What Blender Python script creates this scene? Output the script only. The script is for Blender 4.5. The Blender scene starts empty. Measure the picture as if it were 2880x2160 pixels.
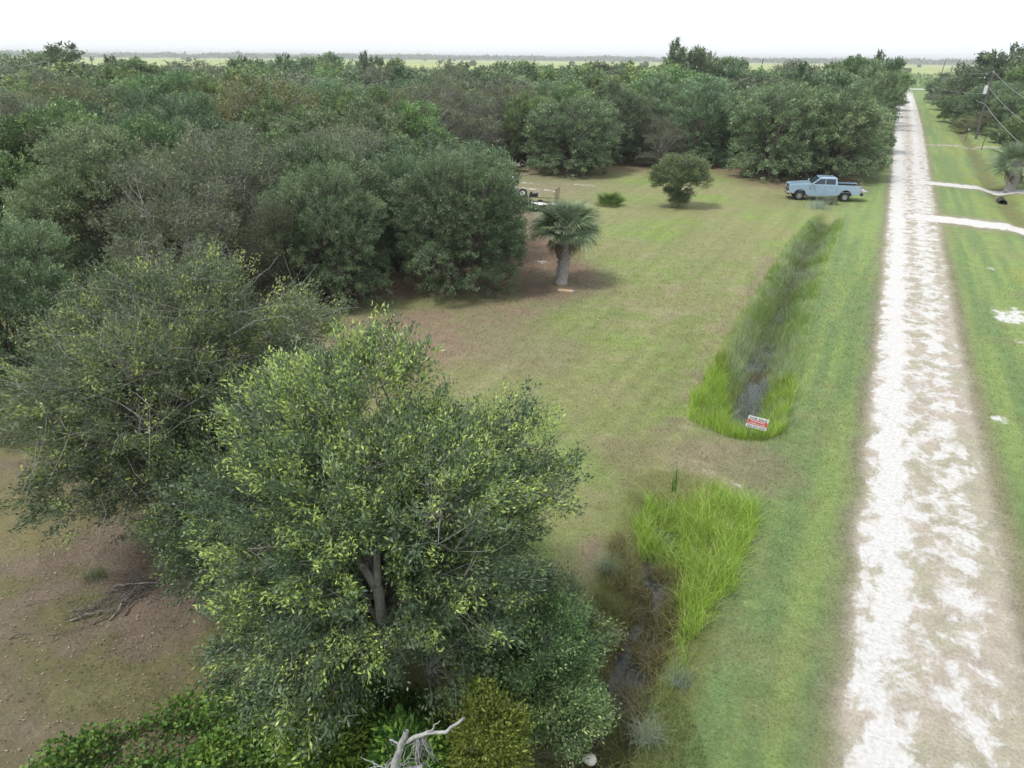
import bpy, bmesh, math, random
import numpy as np
from math import sin, cos, pi, radians, atan2, sqrt
from mathutils import Vector, Matrix

SC = bpy.context.scene
COL = SC.collection
rng = np.random.default_rng(7)
random.seed(7)

# ------------------------------------------------------------------ camera
H = 11.5
PITCH, YAW, ROLL = 0.4317, -0.4613, 0.0088
FP, CX, CY = 1997.0, 1440.0, 1080.0
fw = np.array([sin(YAW)*cos(PITCH), cos(YAW)*cos(PITCH), -sin(PITCH)])
r0 = np.array([cos(YAW), -sin(YAW), 0.0]); u0 = np.cross(r0, fw)
rt = cos(ROLL)*r0 + sin(ROLL)*u0
up = -sin(ROLL)*r0 + cos(ROLL)*u0
cam = bpy.data.cameras.new('camera'); cam_o = bpy.data.objects.new('camera', cam); COL.objects.link(cam_o)
cam.sensor_width = 36; cam.lens = FP/2880*36; cam.clip_start = 0.1; cam.clip_end = 30000
M = Matrix(((rt[0], up[0], -fw[0], 0), (rt[1], up[1], -fw[1], 0), (rt[2], up[2], -fw[2], H), (0, 0, 0, 1)))
cam_o.matrix_world = M
SC.camera = cam_o

# survey helpers: photo measurements -> metres on the ground
def at(px, py, z=0.0):
    d = fw + (px-CX)/FP*rt - (py-CY)/FP*up
    t = (z-H)/d[2]
    return np.array([d[0]*t, d[1]*t, z])
def spot(px, py, depth):
    d = fw + (px-CX)/FP*rt - (py-CY)/FP*up
    return np.array([0, 0, H]) + d*depth
def proj(P):
    v = np.asarray(P, float) - np.array([0, 0, H]); z = v@fw
    return CX+FP*(v@rt)/z, CY-FP*(v@up)/z, z
def at_dist(px, D):
    """ground point in the direction of photo column px, D metres away from the foot of the camera"""
    yy = 175.0
    for _ in range(6):
        d = fw + (px-CX)/FP*rt - (yy-CY)/FP*up
        h = d[:2]/np.linalg.norm(d[:2]); P = np.array([h[0]*D, h[1]*D, 0])
        yy = proj(P)[1]
    return P
def height_of(P, py):
    """height of the point over ground point P that the photo shows at row py"""
    lo, hi = 0.0, 40.0
    for _ in range(40):
        m = (lo+hi)/2
        if proj((P[0], P[1], m))[1] > py: lo = m
        else: hi = m
    return lo

# ------------------------------------------------------------------ light
SUN_EL, SUN_AZ = radians(62), radians(215)      # high behind thin cloud, from behind left of the viewer
w = bpy.data.worlds.new('World'); SC.world = w; w.use_nodes = True
nt = w.node_tree; nt.nodes.clear()
sky = nt.nodes.new('ShaderNodeTexSky'); sky.sky_type = 'NISHITA'; sky.sun_disc = False
sky.sun_elevation = SUN_EL; sky.sun_rotation = SUN_AZ; sky.air_density = 1.0; sky.dust_density = 3.0
mixs = nt.nodes.new('ShaderNodeMixRGB'); mixs.inputs[0].default_value = 0.82; mixs.inputs[2].default_value = (8.0, 8.4, 8.7, 1)
bg = nt.nodes.new('ShaderNodeBackground'); bg.inputs[1].default_value = 0.12
wo = nt.nodes.new('ShaderNodeOutputWorld')
nt.links.new(sky.outputs[0], mixs.inputs[1]); nt.links.new(mixs.outputs[0], bg.inputs[0]); nt.links.new(bg.outputs[0], wo.inputs[0])
sl = bpy.data.lights.new('sun', 'SUN'); sl.energy = 2.3; sl.angle = radians(10); sl.color = (1, .96, .9)
so = bpy.data.objects.new('sun', sl); COL.objects.link(so)
sd = Vector((sin(SUN_AZ)*cos(SUN_EL), cos(SUN_AZ)*cos(SUN_EL), sin(SUN_EL)))
so.rotation_euler = sd.to_track_quat('Z', 'Y').to_euler()
SC.view_settings.view_transform = 'Standard'; SC.view_settings.look = 'None'
SC.view_settings.exposure = 0.40; SC.view_settings.gamma = 1
SC.render.engine = 'CYCLES'
SC.cycles.use_denoising = True
SC.cycles.max_bounces = 6; SC.cycles.diffuse_bounces = 3; SC.cycles.glossy_bounces = 2
SC.cycles.transmission_bounces = 3; SC.cycles.volume_bounces = 0
SC.cycles.caustics_reflective = False; SC.cycles.caustics_refractive = False

# ------------------------------------------------------------------ helpers
def put(name, me, mat=None, parent=None, loc=None, rot=None, scale=None):
    if mat is not None and len(me.materials) == 0: me.materials.append(mat)
    o = bpy.data.objects.new(name, me); COL.objects.link(o)
    if parent is not None: o.parent = parent
    if loc is not None: o.location = loc
    if rot is not None: o.rotation_euler = rot
    if scale is not None: o.scale = scale
    return o
def thing(name, label, cat, loc=(0, 0, 0), rz=0, group=None):
    o = bpy.data.objects.new(name, None); COL.objects.link(o); o.empty_display_size = .3
    o.location = loc; o.rotation_euler = (0, 0, rz)
    return tag(o, label, cat, group)
def tag(o, label, cat, group=None):
    o['label'] = label; o['category'] = cat
    if group: o['group'] = group
    return o
def dup(root, loc, rz=0, scale=None):
    r = root.copy(); COL.objects.link(r); r.location = loc; r.rotation_euler = (0, 0, rz)
    if scale: r.scale = scale
    for ch in list(root.children):
        c = ch.copy(); COL.objects.link(c); c.parent = r
        for g in ch.children:
            d = g.copy(); COL.objects.link(d); d.parent = c
    return r
def mesh_np(name, V, F, attrs=(), smooth=False):
    """V (n,3); F (m,k) array of equal-size faces; attrs: (name, type, domain, values)"""
    me = bpy.data.meshes.new(name); V = np.asarray(V, np.float32); F = np.asarray(F, np.int32)
    k = F.shape[1]
    me.vertices.add(len(V)); me.vertices.foreach_set('co', V.ravel())
    me.loops.add(F.size); me.loops.foreach_set('vertex_index', F.ravel())
    me.polygons.add(len(F)); me.polygons.foreach_set('loop_start', np.arange(0, F.size, k, dtype=np.int32))
    if smooth: me.polygons.foreach_set('use_smooth', np.ones(len(F), bool))
    me.update(calc_edges=True)
    for (an, ty, dom, val) in attrs:
        a = me.attributes.new(an, ty, dom)
        if ty == 'FLOAT': a.data.foreach_set('value', np.asarray(val, np.float32).ravel())
        else:
            c = np.ones((len(val), 4), np.float32); c[:, :3] = val; a.data.foreach_set('color', c.ravel())
    return me
class MB:
    """collects simple shapes into one mesh"""
    def __init__(s): s.bm = bmesh.new()
    def box(s, c, d, rot=None, bev=0):
        r = bmesh.ops.create_cube(s.bm, size=1.0)
        m = Matrix.Translation(c) @ (rot.to_4x4() if rot is not None else Matrix.Identity(4)) @ Matrix.Diagonal((d[0], d[1], d[2], 1))
        bmesh.ops.transform(s.bm, matrix=m, verts=r['verts'])
        if bev:
            es = list({e for v in r['verts'] for e in v.link_edges})
            bmesh.ops.bevel(s.bm, geom=es, offset=bev, segments=2, affect='EDGES', profile=.6)
        return s
    def cyl(s, a, b, r1, r2=None, n=12):
        a = Vector(a); b = Vector(b); r2 = r1 if r2 is None else r2
        L = (b-a).length
        q = (b-a).to_track_quat('Z', 'Y').to_matrix().to_4x4()
        r = bmesh.ops.create_cone(s.bm, cap_ends=True, segments=n, radius1=r1, radius2=r2, depth=L)
        bmesh.ops.transform(s.bm, matrix=Matrix.Translation((a+b)/2) @ q, verts=r['verts'])
        return s
    def sph(s, c, r, sc=(1, 1, 1), n=12):
        q = bmesh.ops.create_uvsphere(s.bm, u_segments=n, v_segments=max(6, n//2), radius=r)
        bmesh.ops.transform(s.bm, matrix=Matrix.Translation(c) @ Matrix.Diagonal((*sc, 1)), verts=q['verts'])
        return s
    def torus(s, c, R, r, axis='Y', n=28, m=10, sq=1.0):
        vs = []
        for i in range(n):
            a = 2*pi*i/n; row = []
            for j in range(m):
                b = 2*pi*j/m; rr = R+r*cos(b); h = r*sq*sin(b)
                p = (rr*cos(a), h, rr*sin(a)) if axis == 'Y' else (rr*cos(a), rr*sin(a), h)
                row.append(s.bm.verts.new((c[0]+p[0], c[1]+p[1], c[2]+p[2])))
            vs.append(row)
        for i in range(n):
            for j in range(m):
                s.bm.faces.new((vs[i][j], vs[i][(j+1) % m], vs[(i+1) % n][(j+1) % m], vs[(i+1) % n][j]))
        return s
    def prism(s, pts, y0, y1):
        """polygon of (x,z) extruded from y0 to y1"""
        a = [s.bm.verts.new((p[0], y0, p[1])) for p in pts]; b = [s.bm.verts.new((p[0], y1, p[1])) for p in pts]
        s.bm.faces.new(a); s.bm.faces.new(b[::-1])
        for i in range(len(pts)):
            j = (i+1) % len(pts); s.bm.faces.new((a[j], a[i], b[i], b[j]))
        return s
    def hexa(s, P):
        """8 corners: bottom 4, top 4"""
        v = [s.bm.verts.new(p) for p in P]
        for f in ((3, 2, 1, 0), (4, 5, 6, 7), (0, 1, 5, 4), (1, 2, 6, 5), (2, 3, 7, 6), (3, 0, 4, 7)): s.bm.faces.new([v[i] for i in f])
        return s
    def mesh(s, name, bev=0, smooth=False):
        bmesh.ops.recalc_face_normals(s.bm, faces=s.bm.faces)
        if bev:
            es = [e for e in s.bm.edges if len(e.link_faces) == 2 and e.calc_face_angle(0) > .5]
            bmesh.ops.bevel(s.bm, geom=es, offset=bev, segments=2, affect='EDGES', profile=.6, clamp_overlap=True)
        me = bpy.data.meshes.new(name); s.bm.to_mesh(me); s.bm.free()
        if smooth:
            for p in me.polygons: p.use_smooth = True
        return me
    def build(s, name, mat, parent=None, bev=0, smooth=False, **k):
        return put(name, s.mesh(name, bev, smooth), mat, parent, **k)

# ---- value noise (numpy)
def _hash(ix, iy, s):
    n = (ix.astype(np.int64)*374761393 + iy.astype(np.int64)*668265263 + s*974634777) & 0xffffffff
    n = ((n ^ (n >> 13))*1274126177) & 0xffffffff
    return ((n ^ (n >> 16)) & 0xffff)/65535.0
def vnoise(x, y, s=0):
    ix = np.floor(x); iy = np.floor(y); fx = x-ix; fy = y-iy
    fx = fx*fx*(3-2*fx); fy = fy*fy*(3-2*fy)
    a = _hash(ix, iy, s); b = _hash(ix+1, iy, s); c = _hash(ix, iy+1, s); d = _hash(ix+1, iy+1, s)
    return (a*(1-fx)+b*fx)*(1-fy)+(c*(1-fx)+d*fx)*fy
def fbm(x, y, s=0, o=4):
    t = 0; a = .5; tot = 0
    for i in range(o):
        t = t+a*vnoise(x, y, s+i*17); tot += a; a *= .5; x = x*2.03+13.7; y = y*2.03+7.1
    return t/tot
def sstep(a, b, x):
    t = np.clip((x-a)/(b-a), 0, 1); return t*t*(3-2*t)
def dline(X, Y, pts):
    """distance to a polyline and the parameter 0..1 along it"""
    best = np.full(np.shape(X), 1e9); par = np.zeros(np.shape(X)); n = len(pts)-1
    for i in range(n):
        ax, ay = pts[i][:2]; bx, by = pts[i+1][:2]; dx, dy = bx-ax, by-ay
        t = np.clip(((X-ax)*dx+(Y-ay)*dy)/(dx*dx+dy*dy+1e-9), 0, 1)
        d = np.hypot(X-ax-t*dx, Y-ay-t*dy); m = d < best
        best = np.where(m, d, best); par = np.where(m, (i+t)/n, par)
    return best, par
def inpoly(X, Y, pts):
    c = np.zeros(np.shape(X), bool); n = len(pts)
    for i in range(n):
        x1, y1 = pts[i][:2]; x2, y2 = pts[(i+1) % n][:2]
        k = ((y1 > Y) != (y2 > Y)) & (X < (x2-x1)*(Y-y1)/(y2-y1+1e-12)+x1)
        c ^= k
    return c
def softpoly(X, Y, pts, soft):
    d, _ = dline(X, Y, list(pts)+[pts[0]]); s = np.where(inpoly(X, Y, pts), -d, d)
    return 1-sstep(-soft, soft, s)
def P2(lst): return [tuple(at(x, y)[:2]) for x, y in lst]

# ------------------------------------------------------------------ materials
def new_mat(name):
    m = bpy.data.materials.new(name); m.use_nodes = True; n = m.node_tree; n.nodes.clear()
    out = n.nodes.new('ShaderNodeOutputMaterial'); return m, n, out
def N(nt, t, **k):
    n = nt.nodes.new('ShaderNode'+t)
    for a, b in k.items(): setattr(n, a, b)
    return n
def flat(name, col, rough=.6, metal=0, spec=.4, var=.12, scale=6, coat=0, bump=0):
    m, n, out = new_mat(name)
    p = N(n, 'BsdfPrincipled'); p.inputs['Roughness'].default_value = rough; p.inputs['Metallic'].default_value = metal
    p.inputs['Specular IOR Level'].default_value = spec; p.inputs['Coat Weight'].default_value = coat
    tc = N(n, 'TexCoord'); no = N(n, 'TexNoise'); no.inputs['Scale'].default_value = scale; no.inputs['Detail'].default_value = 5
    mx = N(n, 'MixRGB'); mx.inputs[1].default_value = (*[c*(1-var) for c in col], 1); mx.inputs[2].default_value = (*[min(1, c*(1+var)) for c in col], 1)
    n.links.new(tc.outputs['Object'], no.inputs['Vector']); n.links.new(no.outputs[0], mx.inputs[0])
    n.links.new(mx.outputs[0], p.inputs['Base Color']); n.links.new(p.outputs[0], out.inputs[0])
    if bump:
        b = N(n, 'Bump'); b.inputs['Strength'].default_value = bump; b.inputs['Distance'].default_value = .02
        n.links.new(no.outputs[0], b.inputs['Height']); n.links.new(b.outputs[0], p.inputs['Normal'])
    return m
def leaf_mat(name, stops, trans=.25, rough=.5, spec=.35, rnd=.25, hue=.02):
    """stops: (position, colour) over the leaf's own tint value"""
    m, n, out = new_mat(name)
    a = N(n, 'Attribute', attribute_name='tint'); rp = N(n, 'ValToRGB')
    el = rp.color_ramp.elements
    while len(el) < len(stops): el.new(.5)
    for e, (ps, c) in zip(el, stops): e.position = ps; e.color = (*c, 1)
    oi = N(n, 'ObjectInfo'); hs = N(n, 'HueSaturation')
    mr = N(n, 'MapRange'); mr.inputs[3].default_value = 1-rnd; mr.inputs[4].default_value = 1+rnd
    mh = N(n, 'MapRange'); mh.inputs[3].default_value = .5-hue; mh.inputs[4].default_value = .5+hue
    ml = N(n, 'Math', operation='MULTIPLY'); ml.inputs[1].default_value = 7.31; fr = N(n, 'Math', operation='FRACT')
    n.links.new(oi.outputs['Random'], mr.inputs[0]); n.links.new(oi.outputs['Random'], ml.inputs[0]); n.links.new(ml.outputs[0], fr.inputs[0]); n.links.new(fr.outputs[0], mh.inputs[0])
    n.links.new(a.outputs['Fac'], rp.inputs[0]); n.links.new(rp.outputs[0], hs.inputs['Color']); n.links.new(mr.outputs[0], hs.inputs['Value']); n.links.new(mh.outputs[0], hs.inputs['Hue'])
    p = N(n, 'BsdfPrincipled'); p.inputs['Roughness'].default_value = rough; p.inputs['Specular IOR Level'].default_value = spec
    t = N(n, 'BsdfTranslucent'); mx = N(n, 'MixShader'); mx.inputs[0].default_value = trans
    n.links.new(hs.outputs[0], p.inputs['Base Color']); n.links.new(hs.outputs[0], t.inputs[0])
    n.links.new(p.outputs[0], mx.inputs[1]); n.links.new(t.outputs[0], mx.inputs[2]); n.links.new(mx.outputs[0], out.inputs[0])
    return m
def col_mat(name, trans=.2, rough=.6, spec=.25):
    """blades whose colour is stored per face"""
    m, n, out = new_mat(name)
    a = N(n, 'Attribute', attribute_name='col')
    p = N(n, 'BsdfPrincipled'); p.inputs['Roughness'].default_value = rough; p.inputs['Specular IOR Level'].default_value = spec
    t = N(n, 'BsdfTranslucent'); mx = N(n, 'MixShader'); mx.inputs[0].default_value = trans
    n.links.new(a.outputs['Color'], p.inputs['Base Color']); n.links.new(a.outputs['Color'], t.inputs[0])
    n.links.new(p.outputs[0], mx.inputs[1]); n.links.new(t.outputs[0], mx.inputs[2]); n.links.new(mx.outputs[0], out.inputs[0])
    return m
def bark_mat(name, c1, c2, scale=9):
    m, n, out = new_mat(name)
    p = N(n, 'BsdfPrincipled'); p.inputs['Roughness'].default_value = .85; p.inputs['Specular IOR Level'].default_value = .15
    tc = N(n, 'TexCoord'); mp = N(n, 'Mapping'); mp.inputs['Scale'].default_value = (1, 1, .35)
    no = N(n, 'TexNoise'); no.inputs['Scale'].default_value = scale; no.inputs['Detail'].default_value = 6; no.inputs['Roughness'].default_value = .7
    rp = N(n, 'ValToRGB'); rp.color_ramp.elements[0].position = .32; rp.color_ramp.elements[0].color = (*c1, 1); rp.color_ramp.elements[1].position = .66; rp.color_ramp.elements[1].color = (*c2, 1)
    b = N(n, 'Bump'); b.inputs['Strength'].default_value = .6; b.inputs['Distance'].default_value = .03
    n.links.new(tc.outputs['Object'], mp.inputs[0]); n.links.new(mp.outputs[0], no.inputs['Vector']); n.links.new(no.outputs[0], rp.inputs[0])
    n.links.new(rp.outputs[0], p.inputs['Base Color']); n.links.new(no.outputs[0], b.inputs['Height']); n.links.new(b.outputs[0], p.inputs['Normal']); n.links.new(p.outputs[0], out.inputs[0])
    return m

def ground_mat():
    """colour stored in the ground (col) broken up by noise; 'white' = how much bare shell and sand shows"""
    m, n, out = new_mat('ground')
    L = n.links.new
    geo = N(n, 'NewGeometry')
    col = N(n, 'Attribute', attribute_name='col'); wh = N(n, 'Attribute', attribute_name='white')
    # fine mottling
    n1 = N(n, 'TexNoise'); n1.inputs['Scale'].default_value = 14; n1.inputs['Detail'].default_value = 8; n1.inputs['Roughness'].default_value = .78
    n2 = N(n, 'TexNoise'); n2.inputs['Scale'].default_value = 1.7; n2.inputs['Detail'].default_value = 6; n2.inputs['Roughness'].default_value = .65
    L(geo.outputs['Position'], n1.inputs['Vector']); L(geo.outputs['Position'], n2.inputs['Vector'])
    m1 = N(n, 'MapRange'); m1.inputs[1].default_value = .3; m1.inputs[2].default_value = .7; m1.inputs[3].default_value = .62; m1.inputs[4].default_value = 1.32
    m2 = N(n, 'MapRange'); m2.inputs[1].default_value = .3; m2.inputs[2].default_value = .7; m2.inputs[3].default_value = .84; m2.inputs[4].default_value = 1.16
    L(n1.outputs[0], m1.inputs[0]); L(n2.outputs[0], m2.inputs[0])
    mm = N(n, 'Math', operation='MULTIPLY'); L(m1.outputs[0], mm.inputs[0]); L(m2.outputs[0], mm.inputs[1])
    sc = N(n, 'VectorMath', operation='SCALE'); L(col.outputs['Color'], sc.inputs[0]); L(mm.outputs[0], sc.inputs['Scale'])
    # hue drift towards straw
    n3 = N(n, 'TexNoise'); n3.inputs['Scale'].default_value = 4.2; n3.inputs['Detail'].default_value = 5; n3.inputs['Roughness'].default_value = .7; L(geo.outputs['Position'], n3.inputs['Vector'])
    m3 = N(n, 'MapRange'); m3.inputs[1].default_value = .45; m3.inputs[2].default_value = .75; m3.inputs[3].default_value = 0; m3.inputs[4].default_value = .3; L(n3.outputs[0], m3.inputs[0])
    mxs = N(n, 'MixRGB'); mxs.inputs[2].default_value = (.23, .185, .12, 1); L(m3.outputs[0], mxs.inputs[0]); L(sc.outputs[0], mxs.inputs[1])
    # white shell: noise compared with the stored amount
    mp = N(n, 'Mapping'); mp.inputs['Scale'].default_value = (1.0, .75, 1); L(geo.outputs['Position'], mp.inputs[0])
    n4 = N(n, 'TexNoise'); n4.inputs['Scale'].default_value = 1.5; n4.inputs['Detail'].default_value = 9; n4.inputs['Roughness'].default_value = .72; n4.inputs['Distortion'].default_value = .3
    L(mp.outputs[0], n4.inputs['Vector'])
    m4 = N(n, 'MapRange'); m4.inputs[1].default_value = .3; m4.inputs[2].default_value = .7; m4.inputs[4].default_value = .86; L(n4.outputs[0], m4.inputs[0])
    ad = N(n, 'Math', operation='ADD'); L(m4.outputs[0], ad.inputs[0]); L(wh.outputs['Fac'], ad.inputs[1])
    th = N(n, 'MapRange', interpolation_type='SMOOTHSTEP'); th.inputs[1].default_value = .80; th.inputs[2].default_value = 1.10; L(ad.outputs[0], th.inputs[0])
    # shell colour with speckle
    n5 = N(n, 'TexNoise'); n5.inputs['Scale'].default_value = 9; n5.inputs['Detail'].default_value = 7; n5.inputs['Roughness'].default_value = .75; L(geo.outputs['Position'], n5.inputs['Vector'])
    r5 = N(n, 'ValToRGB'); r5.color_ramp.elements[0].position = .26; r5.color_ramp.elements[0].color = (.37, .35, .315, 1); r5.color_ramp.elements[1].position = .56; r5.color_ramp.elements[1].color = (.55, .545, .54, 1)
    L(n5.outputs[0], r5.inputs[0])
    mxw = N(n, 'MixRGB'); L(th.outputs[0], mxw.inputs[0]); L(mxs.outputs[0], mxw.inputs[1]); L(r5.outputs[0], mxw.inputs[2])
    p = N(n, 'BsdfPrincipled'); p.inputs['Roughness'].default_value = .9; p.inputs['Specular IOR Level'].default_value = .12
    L(mxw.outputs[0], p.inputs['Base Color'])
    b = N(n, 'Bump'); b.inputs['Strength'].default_value = .5; b.inputs['Distance'].default_value = .06; L(n1.outputs[0], b.inputs['Height']); L(b.outputs[0], p.inputs['Normal'])
    L(p.outputs[0], out.inputs[0])
    return m
def water_mat():
    m, n, out = new_mat('ditch_water'); L = n.links.new
    geo = N(n, 'NewGeometry'); no = N(n, 'TexNoise'); no.inputs['Scale'].default_value = 6; no.inputs['Detail'].default_value = 8; no.inputs['Roughness'].default_value = .7; L(geo.outputs['Position'], no.inputs['Vector'])
    rp = N(n, 'ValToRGB'); rp.color_ramp.elements[0].position = .5; rp.color_ramp.elements[0].color = (.022, .028, .038, 1); rp.color_ramp.elements[1].position = .66; rp.color_ramp.elements[1].color = (.10, .11, .06, 1); L(no.outputs[0], rp.inputs[0])
    p = N(n, 'BsdfPrincipled'); L(rp.outputs[0], p.inputs['Base Color'])
    rr = N(n, 'ValToRGB'); rr.color_ramp.elements[0].position = .5; rr.color_ramp.elements[0].color = (.06,)*3+(1,); rr.color_ramp.elements[1].position = .62; rr.color_ramp.elements[1].color = (.7,)*3+(1,); L(no.outputs[0], rr.inputs[0]); L(rr.outputs[0], p.inputs['Roughness'])
    n2 = N(n, 'TexNoise'); n2.inputs['Scale'].default_value = 16; L(geo.outputs['Position'], n2.inputs['Vector'])
    b = N(n, 'Bump'); b.inputs['Strength'].default_value = .12; b.inputs['Distance'].default_value = .01; L(n2.outputs[0], b.inputs['Height']); L(b.outputs[0], p.inputs['Normal'])
    L(p.outputs[0], out.inputs[0]); return m

M_ground = ground_mat(); M_water = water_mat(); M_blade = col_mat('grass_blade')
DK, MD, LT = (.020, .040, .016), (.045, .085, .028), (.13, .19, .06)
M_oak = leaf_mat('oak_leaves', [(0, (0.067, 0.112, 0.058)), (.55, (0.155, 0.226, 0.118)), (1, (0.343, 0.420, 0.234))])
M_green = leaf_mat('green_leaves', [(0, (0.059, 0.106, 0.047)), (.5, (0.146, 0.226, 0.096)), (1, (0.344, 0.453, 0.169))])
M_olive = leaf_mat('olive_leaves', [(0, (.060, .080, .038)), (.5, (.15, .185, .085)), (.85, (.25, .27, .115)), (1, (.34, .31, .11))], hue=.012)
M_grey = leaf_mat('grey_leaves', [(0, (0.076, 0.103, 0.059)), (.5, (0.167, 0.205, 0.124)), (1, (0.302, 0.324, 0.194))], hue=.01)
M_feather = leaf_mat('feather_leaves', [(0, (0.060, 0.082, 0.054)), (.5, (0.144, 0.181, 0.107)), (1, (0.264, 0.313, 0.179))])
M_hero = leaf_mat('laurel_leaves', [(0, (.034, .066, .034)), (.5, (.108, .165, .09)), (.72, (.19, .255, .14)), (.80, (.29, .40, .12)), (1, (.54, .66, .17))], trans=.3, rnd=0, hue=0, spec=.5, rough=.42)
M_dull = leaf_mat('dull_laurel_leaves', [(0, (.055, .090, .048)), (.5, (.13, .175, .095)), (.75, (.21, .25, .14)), (.85, (.30, .38, .12)), (1, (.46, .53, .15))], trans=.3, rnd=0, hue=0)
M_lime = leaf_mat('lime_leaves', [(0, (.04, .09, .02)), (.5, (.13, .25, .045)), (1, (.36, .48, .08))], trans=.35, rnd=.1)
M_yolive = leaf_mat('yellow_olive_leaves', [(0, (.05, .08, .02)), (.5, (.14, .21, .04)), (1, (.34, .42, .09))], trans=.35, rnd=.05)
M_frond = leaf_mat('palm_fronds', [(0, (.11, .17, .095)), (.5, (.25, .33, .20)), (1, (.42, .50, .33))], trans=.2, rnd=.25, rough=.4, spec=.5)
M_dead = leaf_mat('dead_fronds', [(0, (.12, .085, .055)), (.5, (.24, .18, .12)), (1, (.42, .34, .24))], trans=.15, rnd=.2)
M_bark = bark_mat('bark', (.06, .05, .045), (.19, .17, .15))
M_greybark = bark_mat('grey_bark', (.13, .125, .115), (.33, .32, .29))
M_palebark = bark_mat('pale_bark', (.42, .40, .38), (.70, .68, .65), 12)
M_twig = bark_mat('twigs', (.20, .195, .18), (.40, .39, .37), 3)
M_deadwood = bark_mat('bleached_wood', (.17, .17, .175), (.42, .42, .42), 14)
M_boot = bark_mat('palm_trunk', (.10, .09, .085), (.55, .53, .51), 26)
M_wood = bark_mat('weathered_pole', (.06, .055, .055), (.15, .14, .14), 6)

# ------------------------------------------------------------------ site survey (metres; +y runs along the road)
D1 = P2([(2092, 1180), (2120, 1070), (2165, 930), (2215, 820), (2270, 705), (2335, 605)])      # long ditch
D2 = P2([(1905, 1400), (1862, 1560), (1845, 1680), (1800, 1800), (1745, 1930), (1690, 2060), (1640, 2180), (1600, 2400)])   # near ditch
SW = [(12.3, 25), (11.8, 50), (10.9, 72), (10.6, 90), (11.4, 125), (12.0, 200), (12, 330)]      # swale right of the road
DR1 = P2([(2600, 612), (2660, 618), (2760, 630), (2880, 643), (3050, 668)])
DR2 = P2([(2590, 512), (2660, 520), (2760, 529), (2880, 540), (3080, 560)])
DR3 = P2([(2560, 402), (2620, 408), (2700, 411), (2800, 414), (2900, 418)])
TR = [(-30, 383), (0, 383), (30, 384), (120, 388)]
LITTER = P2([(860, 960), (930, 905), (1060, 845), (1330, 835), (1560, 850), (1640, 810), (1700, 760), (1600, 720), (1560, 600), (1480, 560), (1400, 600), (900, 700), (600, 1000)])
LITTER2 = P2([(-200, 1250), (100, 1290), (560, 1350), (700, 1500), (620, 1700), (700, 2160), (700, 2400), (-300, 2400)])
WALLB = P2([(1380, 480), (1500, 492), (1640, 505), (1850, 478), (2000, 480), (2090, 520), (2250, 540), (2420, 540), (2460, 470), (2400, 430), (1400, 430)])
WOODS = P2([(880, 940), (930, 890), (1060, 820), (1330, 800), (1420, 640), (1180, 560), (1150, 500), (1380, 470), (1600, 480), (1830, 460), (2000, 450), (2185, 498), (2400, 500)]) + [(-3.5, 100), (-3.5, 290), (-200, 290), (-200, 20), (-30, 18)]
MOUND = P2([(2190, 700), (2120, 830), (2040, 960), (1965, 1080), (1900, 1200), (1830, 1300), (1790, 1400)])
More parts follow.
